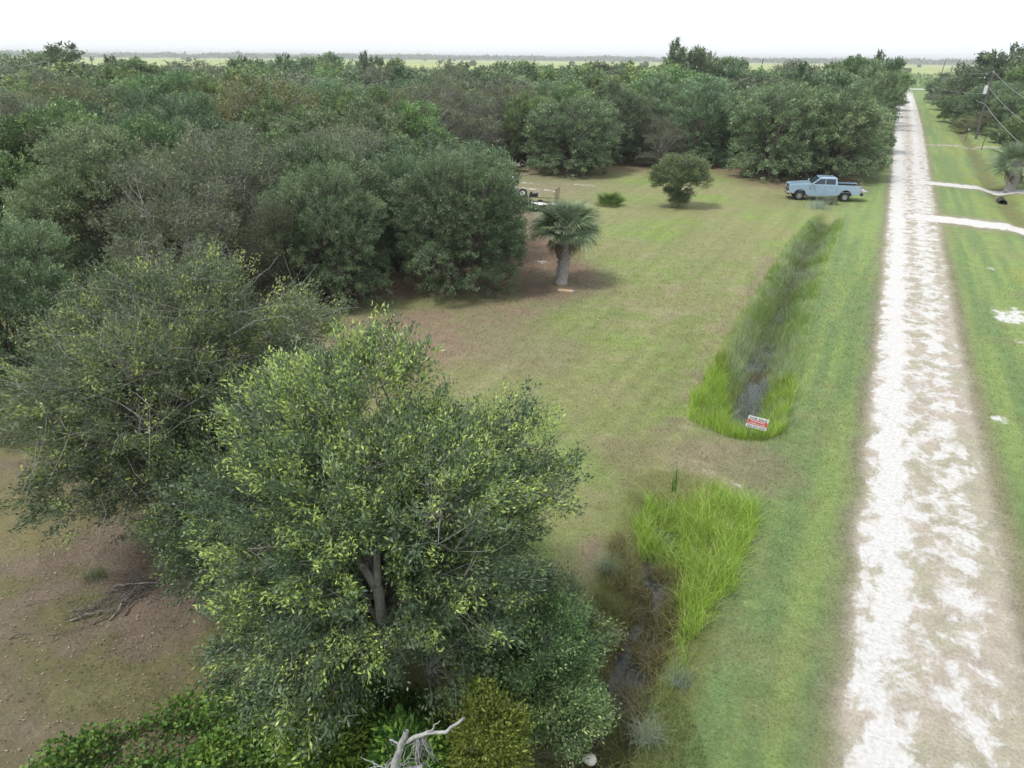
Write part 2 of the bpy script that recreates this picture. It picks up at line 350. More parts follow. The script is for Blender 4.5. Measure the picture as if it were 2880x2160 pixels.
def zone(X, Y):
    """surface colour, shell amount and height of the ground at world X, Y"""
    X = np.asarray(X, float); Y = np.asarray(Y, float); shp = X.shape
    def C(c): return np.array(c)[(None,)*len(shp)]
    def mix(A, B, t): return A*(1-t[..., None])+B*t[..., None]
    R = np.hypot(X, Y)
    nA = fbm(X*.22, Y*.22, 3, 4); nB = fbm(X*.9, Y*.9, 11, 4); nC = fbm(X*2.6, Y*2.6, 23, 3); nD = fbm(X*.07, Y*.07, 31, 3)
    nS = fbm(X*2.2+.3*nB, Y*.10, 41, 3)                                    # mowing streaks along the road
    c = mix(C((.205, .215, .095)), C((.165, .22, .075)), sstep(.35, .65, nA*.6+nD*.4))
    c = mix(c, C((.255, .235, .14)), sstep(.5, .72, nB*.55+nD*.45)*.75)
    c = mix(c, C((.17, .24, .06)), sstep(.55, .7, nA)*.6)
    c = mix(c, C((.23, .20, .135)), sstep(.60, .72, nC)*.3); c = c*(.86+.42*nS*(.6+.4*nA))[..., None]
    wh = np.zeros(shp)
    # greener verges
    vg = np.clip(sstep(-3.2, -1.5, X)*(1-sstep(1.2, 1.8, X))+sstep(4.9, 5.5, X)*(1-sstep(40, 60, X)), 0, 1)*sstep(-5, 0, Y)
    g = mix(C((.135, .21, .082)), C((.19, .265, .09)), sstep(.35, .65, nS))
    g = mix(g, C((.18, .20, .09)), sstep(.55, .75, nB)*.5)
    c = mix(c, g, vg*.9)
    rb = (X > 8)*sstep(.45, .6, nA); c = mix(c, C((.22, .25, .07)), rb*.5*vg)
    # bare and littered soil
    li = softpoly(X, Y, LITTER, 1.3)*sstep(.12, .5, nB+.25)
    c = mix(c, mix(C((.175, .118, .088)), C((.14, .115, .085)), sstep(.4, .6, nA)), li*.92)
    edge = P2([(1330, 835), (1600, 845), (1520, 900), (1400, 960), (1230, 1040), (1120, 1110), (950, 1110), (820, 1000), (950, 900)])
    c = mix(c, mix(C((.225, .165, .125)), C((.20, .175, .11)), sstep(.42, .62, nA)), softpoly(X, Y, edge, 1.6)*sstep(.15, .5, nB+.12*nC)*.9)
    li2 = softpoly(X, Y, LITTER2, .5)
    b2 = mix(C((.155, .122, .098)), C((.115, .10, .06)), sstep(.42, .62, nA*.5+nB*.5)); b2 = mix(b2, C((.12, .125, .05)), sstep(.5, .65, nB)*.55)
    c = mix(c, b2, li2*.95)
    gl = softpoly(X, Y, P2([(-100, 1300), (250, 1330), (300, 1450), (130, 1560), (-100, 1600)]), .6)
    c = mix(c, C((.165, .155, .07)), gl*.7)
    wb = softpoly(X, Y, WALLB, 2.5)
    c = mix(c, mix(C((.17, .12, .09)), C((.17, .15, .085)), sstep(.4, .6, nB)), wb*sstep(.2, .5, nA+.15)*.9)
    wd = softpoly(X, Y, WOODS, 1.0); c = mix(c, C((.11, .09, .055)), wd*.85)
    # palm surround, worn soil
    for (px, py, r, cc, k) in ((1575, 794, 3.0, (.165, .135, .095), .8), (1500, 520, 9, (.2, .175, .12), .7), (2060, 1300, 2.2, (.20, .17, .12), .7), (2250, 560, 5, (.165, .17, .08), .5),
                               (1500, 610, 6, (.2, .17, .12), .5), (1750, 1270, 1.2, (.19, .17, .1), .6), (1700, 1560, .9, (.19, .15, .11), .9), (1480, 985, 3.0, (.21, .18, .125), .5)):
        P = at(px, py); d = np.hypot(X-P[0], Y-P[1]); c = mix(c, C(cc), (1-sstep(r*.5, r*1.2, d+nB*r*.6-.3*r))*k)
    for (px, py, rx, ry, k) in ((1530, 738, .9, .5, .42), (2005, 1335, .55, .3, .42), (2060, 1362, .5, .25, .45), (1990, 1310, .3, .2, .35), (1960, 1330, .25, .15, .5), (1480, 515, 3.0, .6, .42), (1500, 532, 4, .6, .5), (1640, 520, 3, 1.0, .4), (1690, 1165, .3, .2, .3), (1660, 1240, .4, .2, .3), (1400, 640, 1.4, 1.0, .7),
                                (2845, 890, 1.2, 2.2, .62), (2785, 755, .45, .7, .5), (2810, 1180, .35, .5, .6), (2870, 960, .5, .6, .55), (2115, 1700, .35, .2, .5), (1985, 1010, .4, .2, .32), (2030, 870, .5, .2, .32)):
        P = at(px, py); d = np.hypot((X-P[0])/rx, (Y-P[1])/ry); wh = np.maximum(wh, (1-sstep(.3, 1.35, d))*k)
    # scraped spoil beside the long ditch
    d, t = dline(X, Y, MOUND); mo = (1-sstep(.35, 1.0, d+.5*nB-.25))
    c = mix(c, mix(C((.25, .205, .15)), C((.17, .14, .10)), sstep(.4, .62, nC)), mo*.6*sstep(.3, .6, nB))
    # road corridor
    le = 1.55-.95*sstep(20, 330, Y)+.25*(nB-.5); re = 4.55+1.0*sstep(20, 200, Y)+.35*(nB-.5)
    on = sstep(le-.45, le+.05, X)*(1-sstep(re-.1, re+.5, X))*(1-sstep(384, 386, Y))
    sh = (1-sstep(.1, 1.0, np.maximum(le-X, X-re)+.5*(nB-.5)))*(Y < 384)
    c = mix(c, mix(C((.165, .16, .115)), C((.205, .18, .14)), nC), np.clip(sh, 0, 1)*.85)
    far = sstep(25, 90, Y)
    c = mix(c, mix(C((.37, .33, .28)), C((.33, .31, .24)), sstep(.4, .6, nB)), on)
    track = np.exp(-((X-le-.55)/.42)**2)*.34+np.exp(-((X-re+1.15)/.45)**2)*.17
    near_dirty = (1-sstep(9, 19, Y))*.10
    wr = .47+track+.07*far-near_dirty-.12*(X > re-.4)*(1-far)
    wr = wr-.18*np.exp(-((X-3.15)/.35)**2)*(1-.55*far)
    wh = np.where(on > .02, np.maximum(wh, wr*on), wh)
    for (dr, hwid, k) in ((DR1, 1.7, .80), (DR2, 1.4, .86), (DR3, .85, .45)):
        d, t = dline(X, Y, dr); q = (1-sstep(hwid*.55, hwid*1.25, d+.6*(nB-.5))); wh = np.maximum(wh, q*k); c = mix(c, C((.26, .23, .17)), (1-sstep(hwid, hwid*1.9, d+1.2*(nB-.5)))*.8)
    d, t = dline(X, Y, TR); q = 1-sstep(3.5, 7, d); wh = np.maximum(wh, q*.8)
    c = mix(c, C((.24, .22, .17)), (1-sstep(5, 12, d))*(Y > 300))
    # ditches
    Z = np.zeros(shp)
    d, t = dline(X, Y, D1); hw = 1.7-.65*t; k = 1-sstep(.15, 1.0, d/hw); Z -= .75*k; Z += k*.42*(fbm(X*1.1, Y*.8, 15, 3)-.42)-.0*k
    c = mix(c, C((.14, .18, .065)), (1-sstep(.7, 1.15, d/hw))*.9*(1-sstep(.9, 1, t))); c = mix(c, C((.05, .045, .03)), (1-sstep(.12, .4, d/hw))*.95*(1-sstep(.8, 1, t)))
    d, t = dline(X, Y, D2); hw = 1.35; k = 1-sstep(.1, 1.0, d/hw); Z -= .62*k; Z += k*.45*(fbm(X*1.5, Y*1.1, 16, 3)-.44)
    c = mix(c, C((.13, .15, .05)), (1-sstep(.9, 1.3, d/hw))*.8); c = mix(c, C((.06, .05, .03)), (1-sstep(.3, .6, d/hw))*.95)
    d, t = dline(X, Y, SW); Z -= .35*(1-sstep(.2, 1.6, d)); c = mix(c, C((.125, .125, .055)), (1-sstep(.4, 1.1, d+nB-.5))*.75*(X > 8))
    Z = Z*(1-on)+.05*(nB-.5)*(1-on)*(1-sstep(80, 140, R))
    # open pasture beyond the wood
    ff = sstep(300, 400, R)
    pas = mix(C((.12, .20, .075)), C((.15, .235, .075)), sstep(.4, .6, fbm(X*.012, Y*.012, 51, 4)))
    pas = mix(pas, C((.07, .12, .05)), sstep(.5, .62, fbm(X*.02, Y*.05, 57, 4))*(1-sstep(600, 800, R))*.7)
    yel = mix(C((.34, .38, .14)), C((.26, .32, .12)), sstep(.45, .6, fbm(X*.004, Y*.012, 61, 4)))
    pas = mix(pas, yel, sstep(520, 760, R+200*(nD-.5)))
    pas = mix(pas, C((.10, .15, .08)), sstep(2300, 2900, R))
    c = mix(c, pas, ff*(1-q))
    wh = wh*(1-ff*(1-q))
    return c, wh, Z

def sheet(name, xs, ys, dz=0.0, keep=None, mat=M_ground):
    X, Y = np.meshgrid(xs, ys); c, wh, Z = zone(X, Y)
    nx, ny = len(xs), len(ys)
    V = np.stack([X, Y, Z+dz], -1).reshape(-1, 3)
    i = np.arange(nx*ny).reshape(ny, nx)
    F = np.stack([i[:-1, :-1], i[:-1, 1:], i[1:, 1:], i[1:, :-1]], -1).reshape(-1, 4)
    me = mesh_np(name, V, F, [('col', 'FLOAT_COLOR', 'POINT', c.reshape(-1, 3)), ('white', 'FLOAT', 'POINT', wh.ravel())], smooth=True)
    o = put(name, me, mat); o['kind'] = 'structure'; return o
def grow(a, b, start, ratio):
    v = [a]; s = start
    while (v[-1] < b) if b > a else (v[-1] > b): v.append(v[-1]+(s if b > a else -s)); s *= ratio
    return v[1:]
xs = np.array(sorted(grow(-26, -9000, .5, 1.05)) + list(np.arange(-26, 16, .2)) + grow(16, 9000, .5, 1.06))
ys = np.array(sorted(grow(3, -200, 1, 1.3)) + list(np.arange(3, 40, .2)) + list(np.arange(40, 90, .4)) + grow(90, 9000, .8, 1.035))
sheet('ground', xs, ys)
# the road is a sheet of its own just over the ground
ryx = np.arange(.6, 6.4, .12); ryy = np.array(list(np.arange(2, 60, .2)) + grow(60, 390, .4, 1.02))
sheet('road', ryx, ryy, .006)
def strip_sheet(name, pts, hw, dz):
    """a driveway: a strip that follows its centre line"""
    P = [Vector((p[0], p[1], 0)) for p in pts]; rows = []
    for a, b in zip(P[:-1], P[1:]):
        n = max(2, int((b-a).length/.5)); d = (b-a).normalized(); s = Vector((-d.y, d.x, 0))
        for k in range(n): rows.append([a+(b-a)*k/n + s*u for u in np.linspace(-hw, hw, 17)])
    A = np.array([[list(v) for v in r] for r in rows]); c, wh, Z = zone(A[..., 0], A[..., 1]); A[..., 2] = Z+dz
    ny, nx = A.shape[:2]; i = np.arange(nx*ny).reshape(ny, nx)
    F = np.stack([i[:-1, :-1], i[:-1, 1:], i[1:, 1:], i[1:, :-1]], -1).reshape(-1, 4)
    me = mesh_np(name, A.reshape(-1, 3), F, [('col', 'FLOAT_COLOR', 'POINT', c.reshape(-1, 3)), ('white', 'FLOAT', 'POINT', wh.ravel())], smooth=True)
    o = put(name, me, M_ground); o['kind'] = 'structure'; return o
strip_sheet('driveway', DR1, 2.3, .012); strip_sheet('driveway', DR2, 2.0, .012); strip_sheet('driveway', DR3, 1.1, .012)
strip_sheet('crossroad', TR, 6, .02)

# water lying in the ditches
def water(pts, hw, z, lo, hi):
    P = np.array(pts); k = np.linspace(lo, hi, 60)*(len(P)-1); i = np.clip(k.astype(int), 0, len(P)-2); f = (k-i)[:, None]
    C = P[i]*(1-f)+P[i+1]*f; T = np.gradient(C, axis=0); T /= np.linalg.norm(T, axis=1)[:, None]; S = np.stack([-T[:, 1], T[:, 0]], 1)
    wd = hw*np.ones(60)
    V = np.concatenate([np.c_[C-S*wd[:, None], np.full(60, z)], np.c_[C+S*wd[:, None], np.full(60, z)]])
    j = np.arange(59); F = np.stack([j, j+1, j+61, j+60], 1)
    o = put('water', mesh_np('water', V, F), M_water); o['kind'] = 'structure'
water(D1, 1.0, -.64, .0, .8); water(D2, 1.0, -.53, .05, 1.0)

# ------------------------------------------------------------------ plant builders
def leaves(C, dirs, length, width, spread=0, r=rng, tint=None):
    """one diamond leaf at each C pointing along dirs"""
    n = len(C)
    d = dirs+r.normal(0, .72, (n, 3)); d /= np.linalg.norm(d, axis=1)[:, None]+1e-9
    q = r.normal(0, 1, (n, 3))+np.array([0, 0, .0]); s = np.cross(d, q); s /= np.linalg.norm(s, axis=1)[:, None]+1e-9
    L = (length*r.uniform(.6, 1.25, n))[:, None]; W = (width*r.uniform(.7, 1.2, n))[:, None]
    a = C; b = C+d*L*.5+s*W*.5; t = C+d*L; e = C+d*L*.5-s*W*.5
    V = np.stack([a, b, t, e], 1).reshape(-1, 3); F = np.arange(4*n).reshape(n, 4)
    return V, F
def tubes(paths, radii, sides=5):
    """paths (N,M,3), radii (N,M)"""
    Nn, Mm = paths.shape[:2]
    T = np.gradient(paths, axis=1); T /= np.linalg.norm(T, axis=2)[..., None]+1e-9
    ref = np.where(np.abs(T[:, :1, 2:3]) > .8, np.array([[[1., 0, 0]]]), np.array([[[0, 0, 1.]]]))
    A = np.cross(T, ref); A /= np.linalg.norm(A, axis=2)[..., None]+1e-9; B = np.cross(T, A)
    an = np.arange(sides)*2*pi/sides
    ring = paths[:, :, None, :]+radii[:, :, None, None]*(A[:, :, None, :]*np.cos(an)[None, None, :, None]+B[:, :, None, :]*np.sin(an)[None, None, :, None])
    V = ring.reshape(-1, 3); idx = np.arange(Nn*Mm*sides).reshape(Nn, Mm, sides)
    a = idx[:, :-1, :]; b = np.roll(a, -1, 2); c = idx[:, 1:, :]; d = np.roll(c, -1, 2)
    F = np.stack([a, b, d, c], -1).reshape(-1, 4)
    return V, F
def join(parts):
    Vs, Fs, o = [], [], 0
    for V, F in parts: Vs.append(V); Fs.append(F+o); o += len(V)
    return np.concatenate(Vs), np.concatenate(Fs)
def curve(A, B, m, bend, r, sag=0.0):
    """bent paths from A (n,3) to B (n,3)"""
    n = len(A); t = np.linspace(0, 1, m)[None, :, None]; L = np.linalg.norm(B-A, axis=1)[:, None, None]
    off = r.normal(0, 1, (n, 1, 3)); P = A[:, None]*(1-t)+B[:, None]*t
    P = P+off*L*bend*np.sin(pi*t); P[..., 2] += (L*sag*np.sin(pi*t))[..., 0]
    P += r.normal(0, 1, P.shape)*L*.025*(t > 0)*(t < 1)
    return P
def make_tree(seed, hgt=8.0, rad=4.0, clear=1.0, lobes=22, tips=1500, per=26, ll=.13, lw=.055, spread=.24, bare=0.0, twig=.5,
              limb_r=.16, flat_top=1.0, light=.2, tuft=.0, stems=1, up_twigs=0.0, nsub=7, taper=0.0, pts_lobes=None, shag=.10, spray=1.0, lobe_r=.9, skirt=0):
    """returns (wood mesh arrays, crown mesh arrays). The crown is a set of leafy lobes carried by limbs."""
    r = np.random.default_rng(seed)
    # lobes around an uneven shell
    k = np.arange(lobes)+.5; ph = np.arccos(1-1.72*k/lobes); th = pi*(1+5**.5)*k+r.uniform(0, 6)
    D = np.stack([np.sin(ph)*np.cos(th), np.sin(ph)*np.sin(th), np.cos(ph)], 1)+r.normal(0, .13, (lobes, 3))
    rz = (hgt-clear)/2; cz = clear+rz
    sc = r.uniform(.55, .86, lobes)[:, None]
    LC = D*sc*np.array([rad, rad, rz])+np.array([0, 0, cz]); LR = r.uniform(.20, .40, lobes)*rad*lobe_r
    if taper: LC[:, :2] *= (1-taper*np.clip((LC[:, 2:3]-clear)/(hgt-clear), 0, 1))
    if pts_lobes is not None:
        LC = np.array([p[:3] for p in pts_lobes]); LR = np.array([p[3] for p in pts_lobes]); lobes = len(LC)
    if skirt:
        sa = np.arange(skirt)*2*pi/skirt+r.uniform(0, 6); sr = rad*r.uniform(.55, .78, skirt)
        LC = np.concatenate([LC, np.stack([np.cos(sa)*sr, np.sin(sa)*sr, clear+hgt*r.uniform(.06, .22, skirt)], 1)]); LR = np.concatenate([LR, rad*r.uniform(.22, .32, skirt)]); lobes = len(LC)
    LC[:, 2] = np.maximum(LC[:, 2], clear+.1+LR*.45)
    li = r.choice(lobes, tips, p=LR**2/np.sum(LR**2))
    dd = r.normal(0, 1, (tips, 3)); dd /= np.linalg.norm(dd, axis=1)[:, None]
    dd[:, 2] = np.where(r.random(tips) < .7, np.abs(dd[:, 2]), dd[:, 2]); rr = (r.uniform(.5, 1, tips)**.35)*(1+shag*r.normal(0, 1, tips).clip(-1, 1.8))
    TP = LC[li]+dd*rr[:, None]*LR[li][:, None]*np.array([1, 1, .82*flat_top])
    TP[:, 2] = np.maximum(TP[:, 2], .15+.3*clear*r.random(tips))
    # wood: stems -> limbs -> sub-limbs -> twigs
    parts = []
    fork = np.array([r.normal(0, .12), r.normal(0, .12), clear+.25*(hgt-clear)])
    base = np.zeros((stems, 3)); base[:, :2] = r.normal(0, .10*stems, (stems, 2)) if stems > 1 else 0
    tops = np.tile(fork, (stems, 1)); tops[:, :2] += r.normal(0, .35*(stems > 1), (stems, 2)); base[:, 2] = -.25
    Pp = curve(base, tops, 7, .05, r); parts.append(tubes(Pp, np.linspace(limb_r*1.35, limb_r*.95, 7)[None]*np.ones((stems, 1)), 9))
    st = tops[r.integers(0, stems, lobes)]
    mid = base[0]*.0+np.array([0, 0, clear*.6])+(st-np.array([0, 0, clear*.6]))*r.uniform(.55, 1.0, lobes)[:, None]
    Pl = curve(mid, LC, 7, .09, r, .05); parts.append(tubes(Pl, np.linspace(limb_r*.55, limb_r*.13, 7)[None]*r.uniform(.7, 1.2, (lobes, 1)), 6))
    sub_l = np.repeat(np.arange(lobes), nsub); sd_ = r.normal(0, 1, (len(sub_l), 3)); sd_ /= np.linalg.norm(sd_, axis=1)[:, None]
    SP = LC[sub_l]+sd_*LR[sub_l][:, None]*.6
    SA = Pl[sub_l, r.integers(4, 7, len(sub_l))]
    Ps = curve(SA, SP, 5, .12, r); parts.append(tubes(Ps, np.linspace(limb_r*.17, limb_r*.06, 5)[None]*np.ones((len(sub_l), 1)), 4))
    nt_ = int(tips*twig)
    if nt_:
        ti = r.choice(tips, nt_, replace=False); own = li[ti]; cand = own*nsub+r.integers(0, nsub, nt_)
        cand2 = own*nsub+r.integers(0, nsub, nt_); d1 = np.linalg.norm(SP[cand]-TP[ti], axis=1); d2 = np.linalg.norm(SP[cand2]-TP[ti], axis=1); cand = np.where(d1 < d2, cand, cand2)
        end = TP[ti]+(TP[ti]-LC[own])*(.12+up_twigs)*r.random((nt_, 1))
        Pt = curve(Ps[cand, r.integers(2, 5, nt_)], end, 5, .10, r, .03); parts.append(tubes(Pt, np.linspace(1, .25, 5)[None]*r.uniform(.6, 1.3, (nt_, 1))*(limb_r*.045+.0035), 3))
    wood = join(parts)
    keep = r.random(tips) >= bare
    T2 = TP[keep]; out = T2-LC[li[keep]]*.6-np.array([0, 0, cz])*.4; out /= np.linalg.norm(out, axis=1)[:, None]+1e-9; out[:, 2] += .25
    n = len(T2); cnt = per; dirs = np.repeat(out, cnt, 0); C = np.repeat(T2, cnt, 0)+r.normal(0, spread*.62, (n*cnt, 3))*np.array([1, 1, .8])+dirs*(r.uniform(-1.7, .9, (n*cnt, 1))*spread*spray)
    clump = np.repeat(r.random(n), cnt); lob = np.repeat(r.random(lobes)[li[keep]], cnt)
    tint = np.clip(.16+.26*clump+.34*lob+r.normal(0, .12, n*cnt), 0, .74)
    # pale new growth at the outer, upper ends of some twigs
    hi = np.repeat((T2[:, 2]-clear)/(hgt-clear), cnt); ng = np.repeat(r.random(n) < light*(.35+.9*np.clip((T2[:, 2]-clear)/(hgt-clear), 0, 1)), cnt)
    tint = np.where(ng & (r.random(n*cnt) < .7), r.uniform(.72, 1.0, n*cnt), tint)
    zz = np.repeat(r.uniform(.72, 1.4, n), cnt); V, F = leaves(C, dirs, ll*zz, lw*zz, r=r)
    return wood, (V, F, tint)
def tree_mesh(name, mat, wmat, **k):
    wd, (V, F, t) = make_tree(**k)
    wm = mesh_np(name+'_trunk', wd[0], wd[1], smooth=True); wm.materials.append(wmat)
    cm = mesh_np(name+'_crown', V, F, [('tint', 'FLOAT', 'FACE', t)]); cm.materials.append(mat)
    return dict(w=wm, c=cm, h=k.get('hgt', 8.0), r=k.get('rad', 4.0), k=name)
def plant(var, loc, h, rad, name, label, cat='tree', group=None, rz=None, ry=None):
    o = thing(name, label, cat, tuple(loc), rz if rz is not None else random.uniform(0, 2*pi), group)
    s = rad/var['r']; o.scale = (s, (ry/var['r']) if ry else s, h/var['h'])
    put('trunk', var['w'], None, o); put('crown', var['c'], None, o)
    return o
def blades(P, hgt, wid, col, lean=.35, seg=3, r=rng, wind=None):
    """tapering bent grass blades rooted at P"""
    n = len(P); az = r.uniform(0, 2*pi, n); D = np.stack([np.cos(az), np.sin(az), np.zeros(n)], 1)
    if wind is not None: D = D+wind; D /= np.linalg.norm(D, axis=1)[:, None]
    S = np.stack([-D[:, 1], D[:, 0], np.zeros(n)], 1); a2 = r.uniform(0, 2*pi, n); S = S*np.cos(a2)[:, None]*.3+np.stack([np.cos(a2), np.sin(a2), 0*a2], 1)*.7
    hgt = np.broadcast_to(hgt, (n,)); le = lean*r.uniform(.3, 1.6, n)
    rows = []
    for k in range(seg+1):
        t = k/seg; c = P+np.array([0, 0, 1])*(hgt*(t-.25*t*t*le))[:, None]+D*(hgt*le*t*t)[:, None]
        wv = (np.broadcast_to(wid, (n,))*(1-t)**.7*.5)[:, None] if k < seg else 0
        rows.append(c-S*wv); rows.append(c+S*wv) if k < seg else None
    m = 2*seg+1; V = np.stack(rows, 1).reshape(-1, 3); b = (np.arange(n)*m)[:, None]
    F = [b+np.array([[2*k, 2*k+1, 2*k+3, 2*k+2]]) for k in range(seg-1)]; q = np.array([[2*seg-2, 2*seg-1, 2*seg]])
    F4 = np.concatenate(F, 0) if F else np.zeros((0, 4), int)
    # last segment drawn as a quad with a doubled tip vertex would be degenerate, so nudge: use the triangle as a thin quad
    Vt = V.reshape(n, m, 3); tip = Vt[:, -1]; extra = tip+(S*.0015); V = np.concatenate([V, extra], 0)
    Fl = np.concatenate([b+q, (n*m+np.arange(n))[:, None]], 1)[:, [0, 1, 3, 2]]
    F = np.concatenate([F4, Fl], 0) if len(F4) else Fl
    cc = np.concatenate([np.tile(col, (seg-1, 1)), col], 0) if len(F4) else col
    return V, F, cc
def blade_obj(name, parts, kind='stuff', label=None, cat=None, mat=None, parent=None):
    Vs, Fs, Cs, o = [], [], [], 0
    for V, F, c in parts: Vs.append(V); Fs.append(F+o); Cs.append(c); o += len(V)
    me = mesh_np(name, np.concatenate(Vs), np.concatenate(Fs), [('col', 'FLOAT_COLOR', 'FACE', np.clip(np.concatenate(Cs), 0, 1))])
    ob = put(name, me, mat or M_blade, parent)
    if kind: ob['kind'] = kind
    if label: ob['label'] = label; ob['category'] = cat
    return ob

# ------------------------------------------------------------------ tree kinds (shared meshes)
V = {}
V['oak'] = [tree_mesh('oak', M_oak, M_bark, seed=10+i, hgt=8, skirt=10, rad=4.6, clear=.3, lobes=28, tips=1400, per=46, ll=.16, lw=.075, spread=.19, lobe_r=.86, shag=.07, twig=.25, light=.2) for i in range(3)]
V['green'] = [tree_mesh('green', M_green, M_bark, seed=20+i, hgt=8, skirt=10, rad=4.0, clear=.4, lobes=26, tips=1300, per=46, ll=.16, lw=.075, spread=.19, lobe_r=.88, shag=.08, twig=.25, light=.3) for i in range(3)]
V['olive'] = [tree_mesh('olive', M_olive, M_greybark, seed=30+i, hgt=8, skirt=10, rad=3.8, clear=.5, lobes=22, tips=1150, per=30, ll=.14, lw=.065, spread=.22, twig=.6, light=.3, bare=.08, up_twigs=.15) for i in range(2)]
V['grey'] = [tree_mesh('grey', M_grey, M_twig, seed=40+i, hgt=8, skirt=10, rad=4.0, clear=.6, lobes=26, tips=1900, per=28, ll=.13, lw=.055, spread=.2, twig=.55, light=.2, bare=.12, up_twigs=.3, shag=.2) for i in range(3)]
V['feather'] = [tree_mesh('feather', M_feather, M_bark, seed=50+i, hgt=8, skirt=10, rad=3.4, clear=.2, lobes=34, tips=2200, per=34, ll=.13, lw=.035, spread=.22, twig=.5, light=.2, taper=.4, shag=.22, spray=1.6) for i in range(1)]
V['far'] = [tree_mesh('far', M_oak, M_bark, seed=60+i, hgt=8, skirt=10, rad=4.6, clear=.4, lobes=20, tips=520, per=30, ll=.3, lw=.17, spread=.28, twig=.1, light=.2) for i in range(2)] + \
           [tree_mesh('far', M_green, M_bark, seed=64+i, hgt=8, skirt=10, rad=4.3, clear=.4, lobes=20, tips=520, per=30, ll=.3, lw=.17, spread=.28, twig=.1, light=.25) for i in range(2)]
V['fargrey'] = [tree_mesh('fargrey', M_grey, M_twig, seed=70, hgt=8, rad=4.2, clear=.5, lobes=22, tips=900, per=14, ll=.25, lw=.12, spread=.28, twig=.6, bare=.2, up_twigs=.2)]
V['near'] = [tree_mesh('near', M_oak, M_bark, seed=80+i, hgt=8, skirt=10, rad=4.4, clear=.2, lobes=38, tips=2900, per=52, ll=.11, lw=.05, spread=.15, lobe_r=.88, twig=.25, light=.25, shag=.10) for i in range(2)]

placed = []     # x, y, radius
def base_of(px, D=None, by=None):
    return at(px, by) if by is not None else at_dist(px, D)
def tree_spec(kind, px, top, hw, D=None, by=None, label='', name=None, vi=0, group=None, fat=1.0):
    P = base_of(px, D, by); h = height_of(P, top); dep = proj((P[0], P[1], h*.6))[2]; rad = hw*dep/FP*fat
    v = V[kind][vi % len(V[kind])]
    nm = name or {'oak': 'oak_tree', 'near': 'oak_tree', 'far': 'oak_tree', 'green': 'laurel_tree', 'olive': 'laurel_tree', 'grey': 'half_bare_tree', 'fargrey': 'half_bare_tree', 'feather': 'feathery_tree'}[kind]
    placed.append((P[0], P[1], rad)); return plant(v, P, h, rad, nm, label, group=group)

# trees one can tell apart in the photograph, nearest first
G1 = 'trees in the wood on the left'
tree_spec('near', 70, 590, 265, by=1180, label='large silvery green tree cut by the left edge, beside the sprawling grey tree', group=G1)
tree_spec('feather', 805, 548, 125, by=880, label='feathery grey-green conical tree behind the sprawling grey tree, before the dark gap', group=G1)
tree_spec('near', 940, 465, 175, by=850, vi=1, label='tall mid-green tree just left of the dark gap at the lawn corner', group=G1)
tree_spec('near', 1300, 422, 200, by=812, vi=0, label='broad round dark green oak left of the cabbage palm, at the lawn edge', group=G1)
tree_spec('near', 1150, 440, 120, by=745, vi=1, label='dark green tree squeezed behind the broad oak left of the palm', group=G1)
tree_spec('grey', 1385, 245, 105, by=452, label='bare-limbed grey tree beside the black flatbed trailer', group='trees along the far side of the lawn')
tree_spec('grey', 1300, 235, 60, by=440, vi=1, label='thin brown half-bare tree left of the black flatbed trailer')
G2 = 'trees along the far side of the lawn'
tree_spec('oak', 1600, 262, 150, by=487, label='low spreading dark oak reaching the grass, behind the cabbage palm', group=G2)
tree_spec('green', 1490, 255, 80, by=462, label='green tree filling the gap between black trailer and low spreading oak', group=G2)
tree_spec('oak', 1735, 228, 110, by=458, vi=1, label='dark oak right of the low spreading oak, with lower twigs in red litter', group=G2)
tree_spec('grey', 1858, 322, 75, by=470, vi=2, label='pale grey-green wispy tree straight behind the small round lawn tree', group=G2)
tree_spec('oak', 1960, 245, 115, by=462, vi=2, label='dark oak just right of the pale wispy tree at the lawn back', group=G2)
tree_spec('oak', 2170, 225, 150, by=500, vi=0, label='wide dark oak with open trunk, left of the pickup truck', group=G2)
tree_spec('oak', 2335, 235, 150, by=500, vi=1, label='big rounded oak standing directly behind the pickup truck', group=G2)
tree_spec('green', 2075, 262, 80, by=448, vi=1, label='mid-green tree between the two widest oaks left of the truck', group=G2)
G3 = 'trees beside the shell road'
tree_spec('oak', 2425, 190, 75, D=112, vi=2, fat=1.15, label='oak overhanging the left road verge, second from the pickup truck', group=G3)
tree_spec('green', 2400, 165, 75, D=150, vi=2, fat=1.35, label='tall green tree on left verge, third back from the pickup truck', group=G3)
tree_spec('far', 2462, 162, 45, D=185, vi=0, fat=1.3, label='dark tree near the far end of the left road verge', group=G3)
tree_spec('far', 2498, 162, 28, D=235, vi=1, label='last dark tree on the left verge before the crossroad', group=G3)
G4 = 'treetops standing over the horizon'
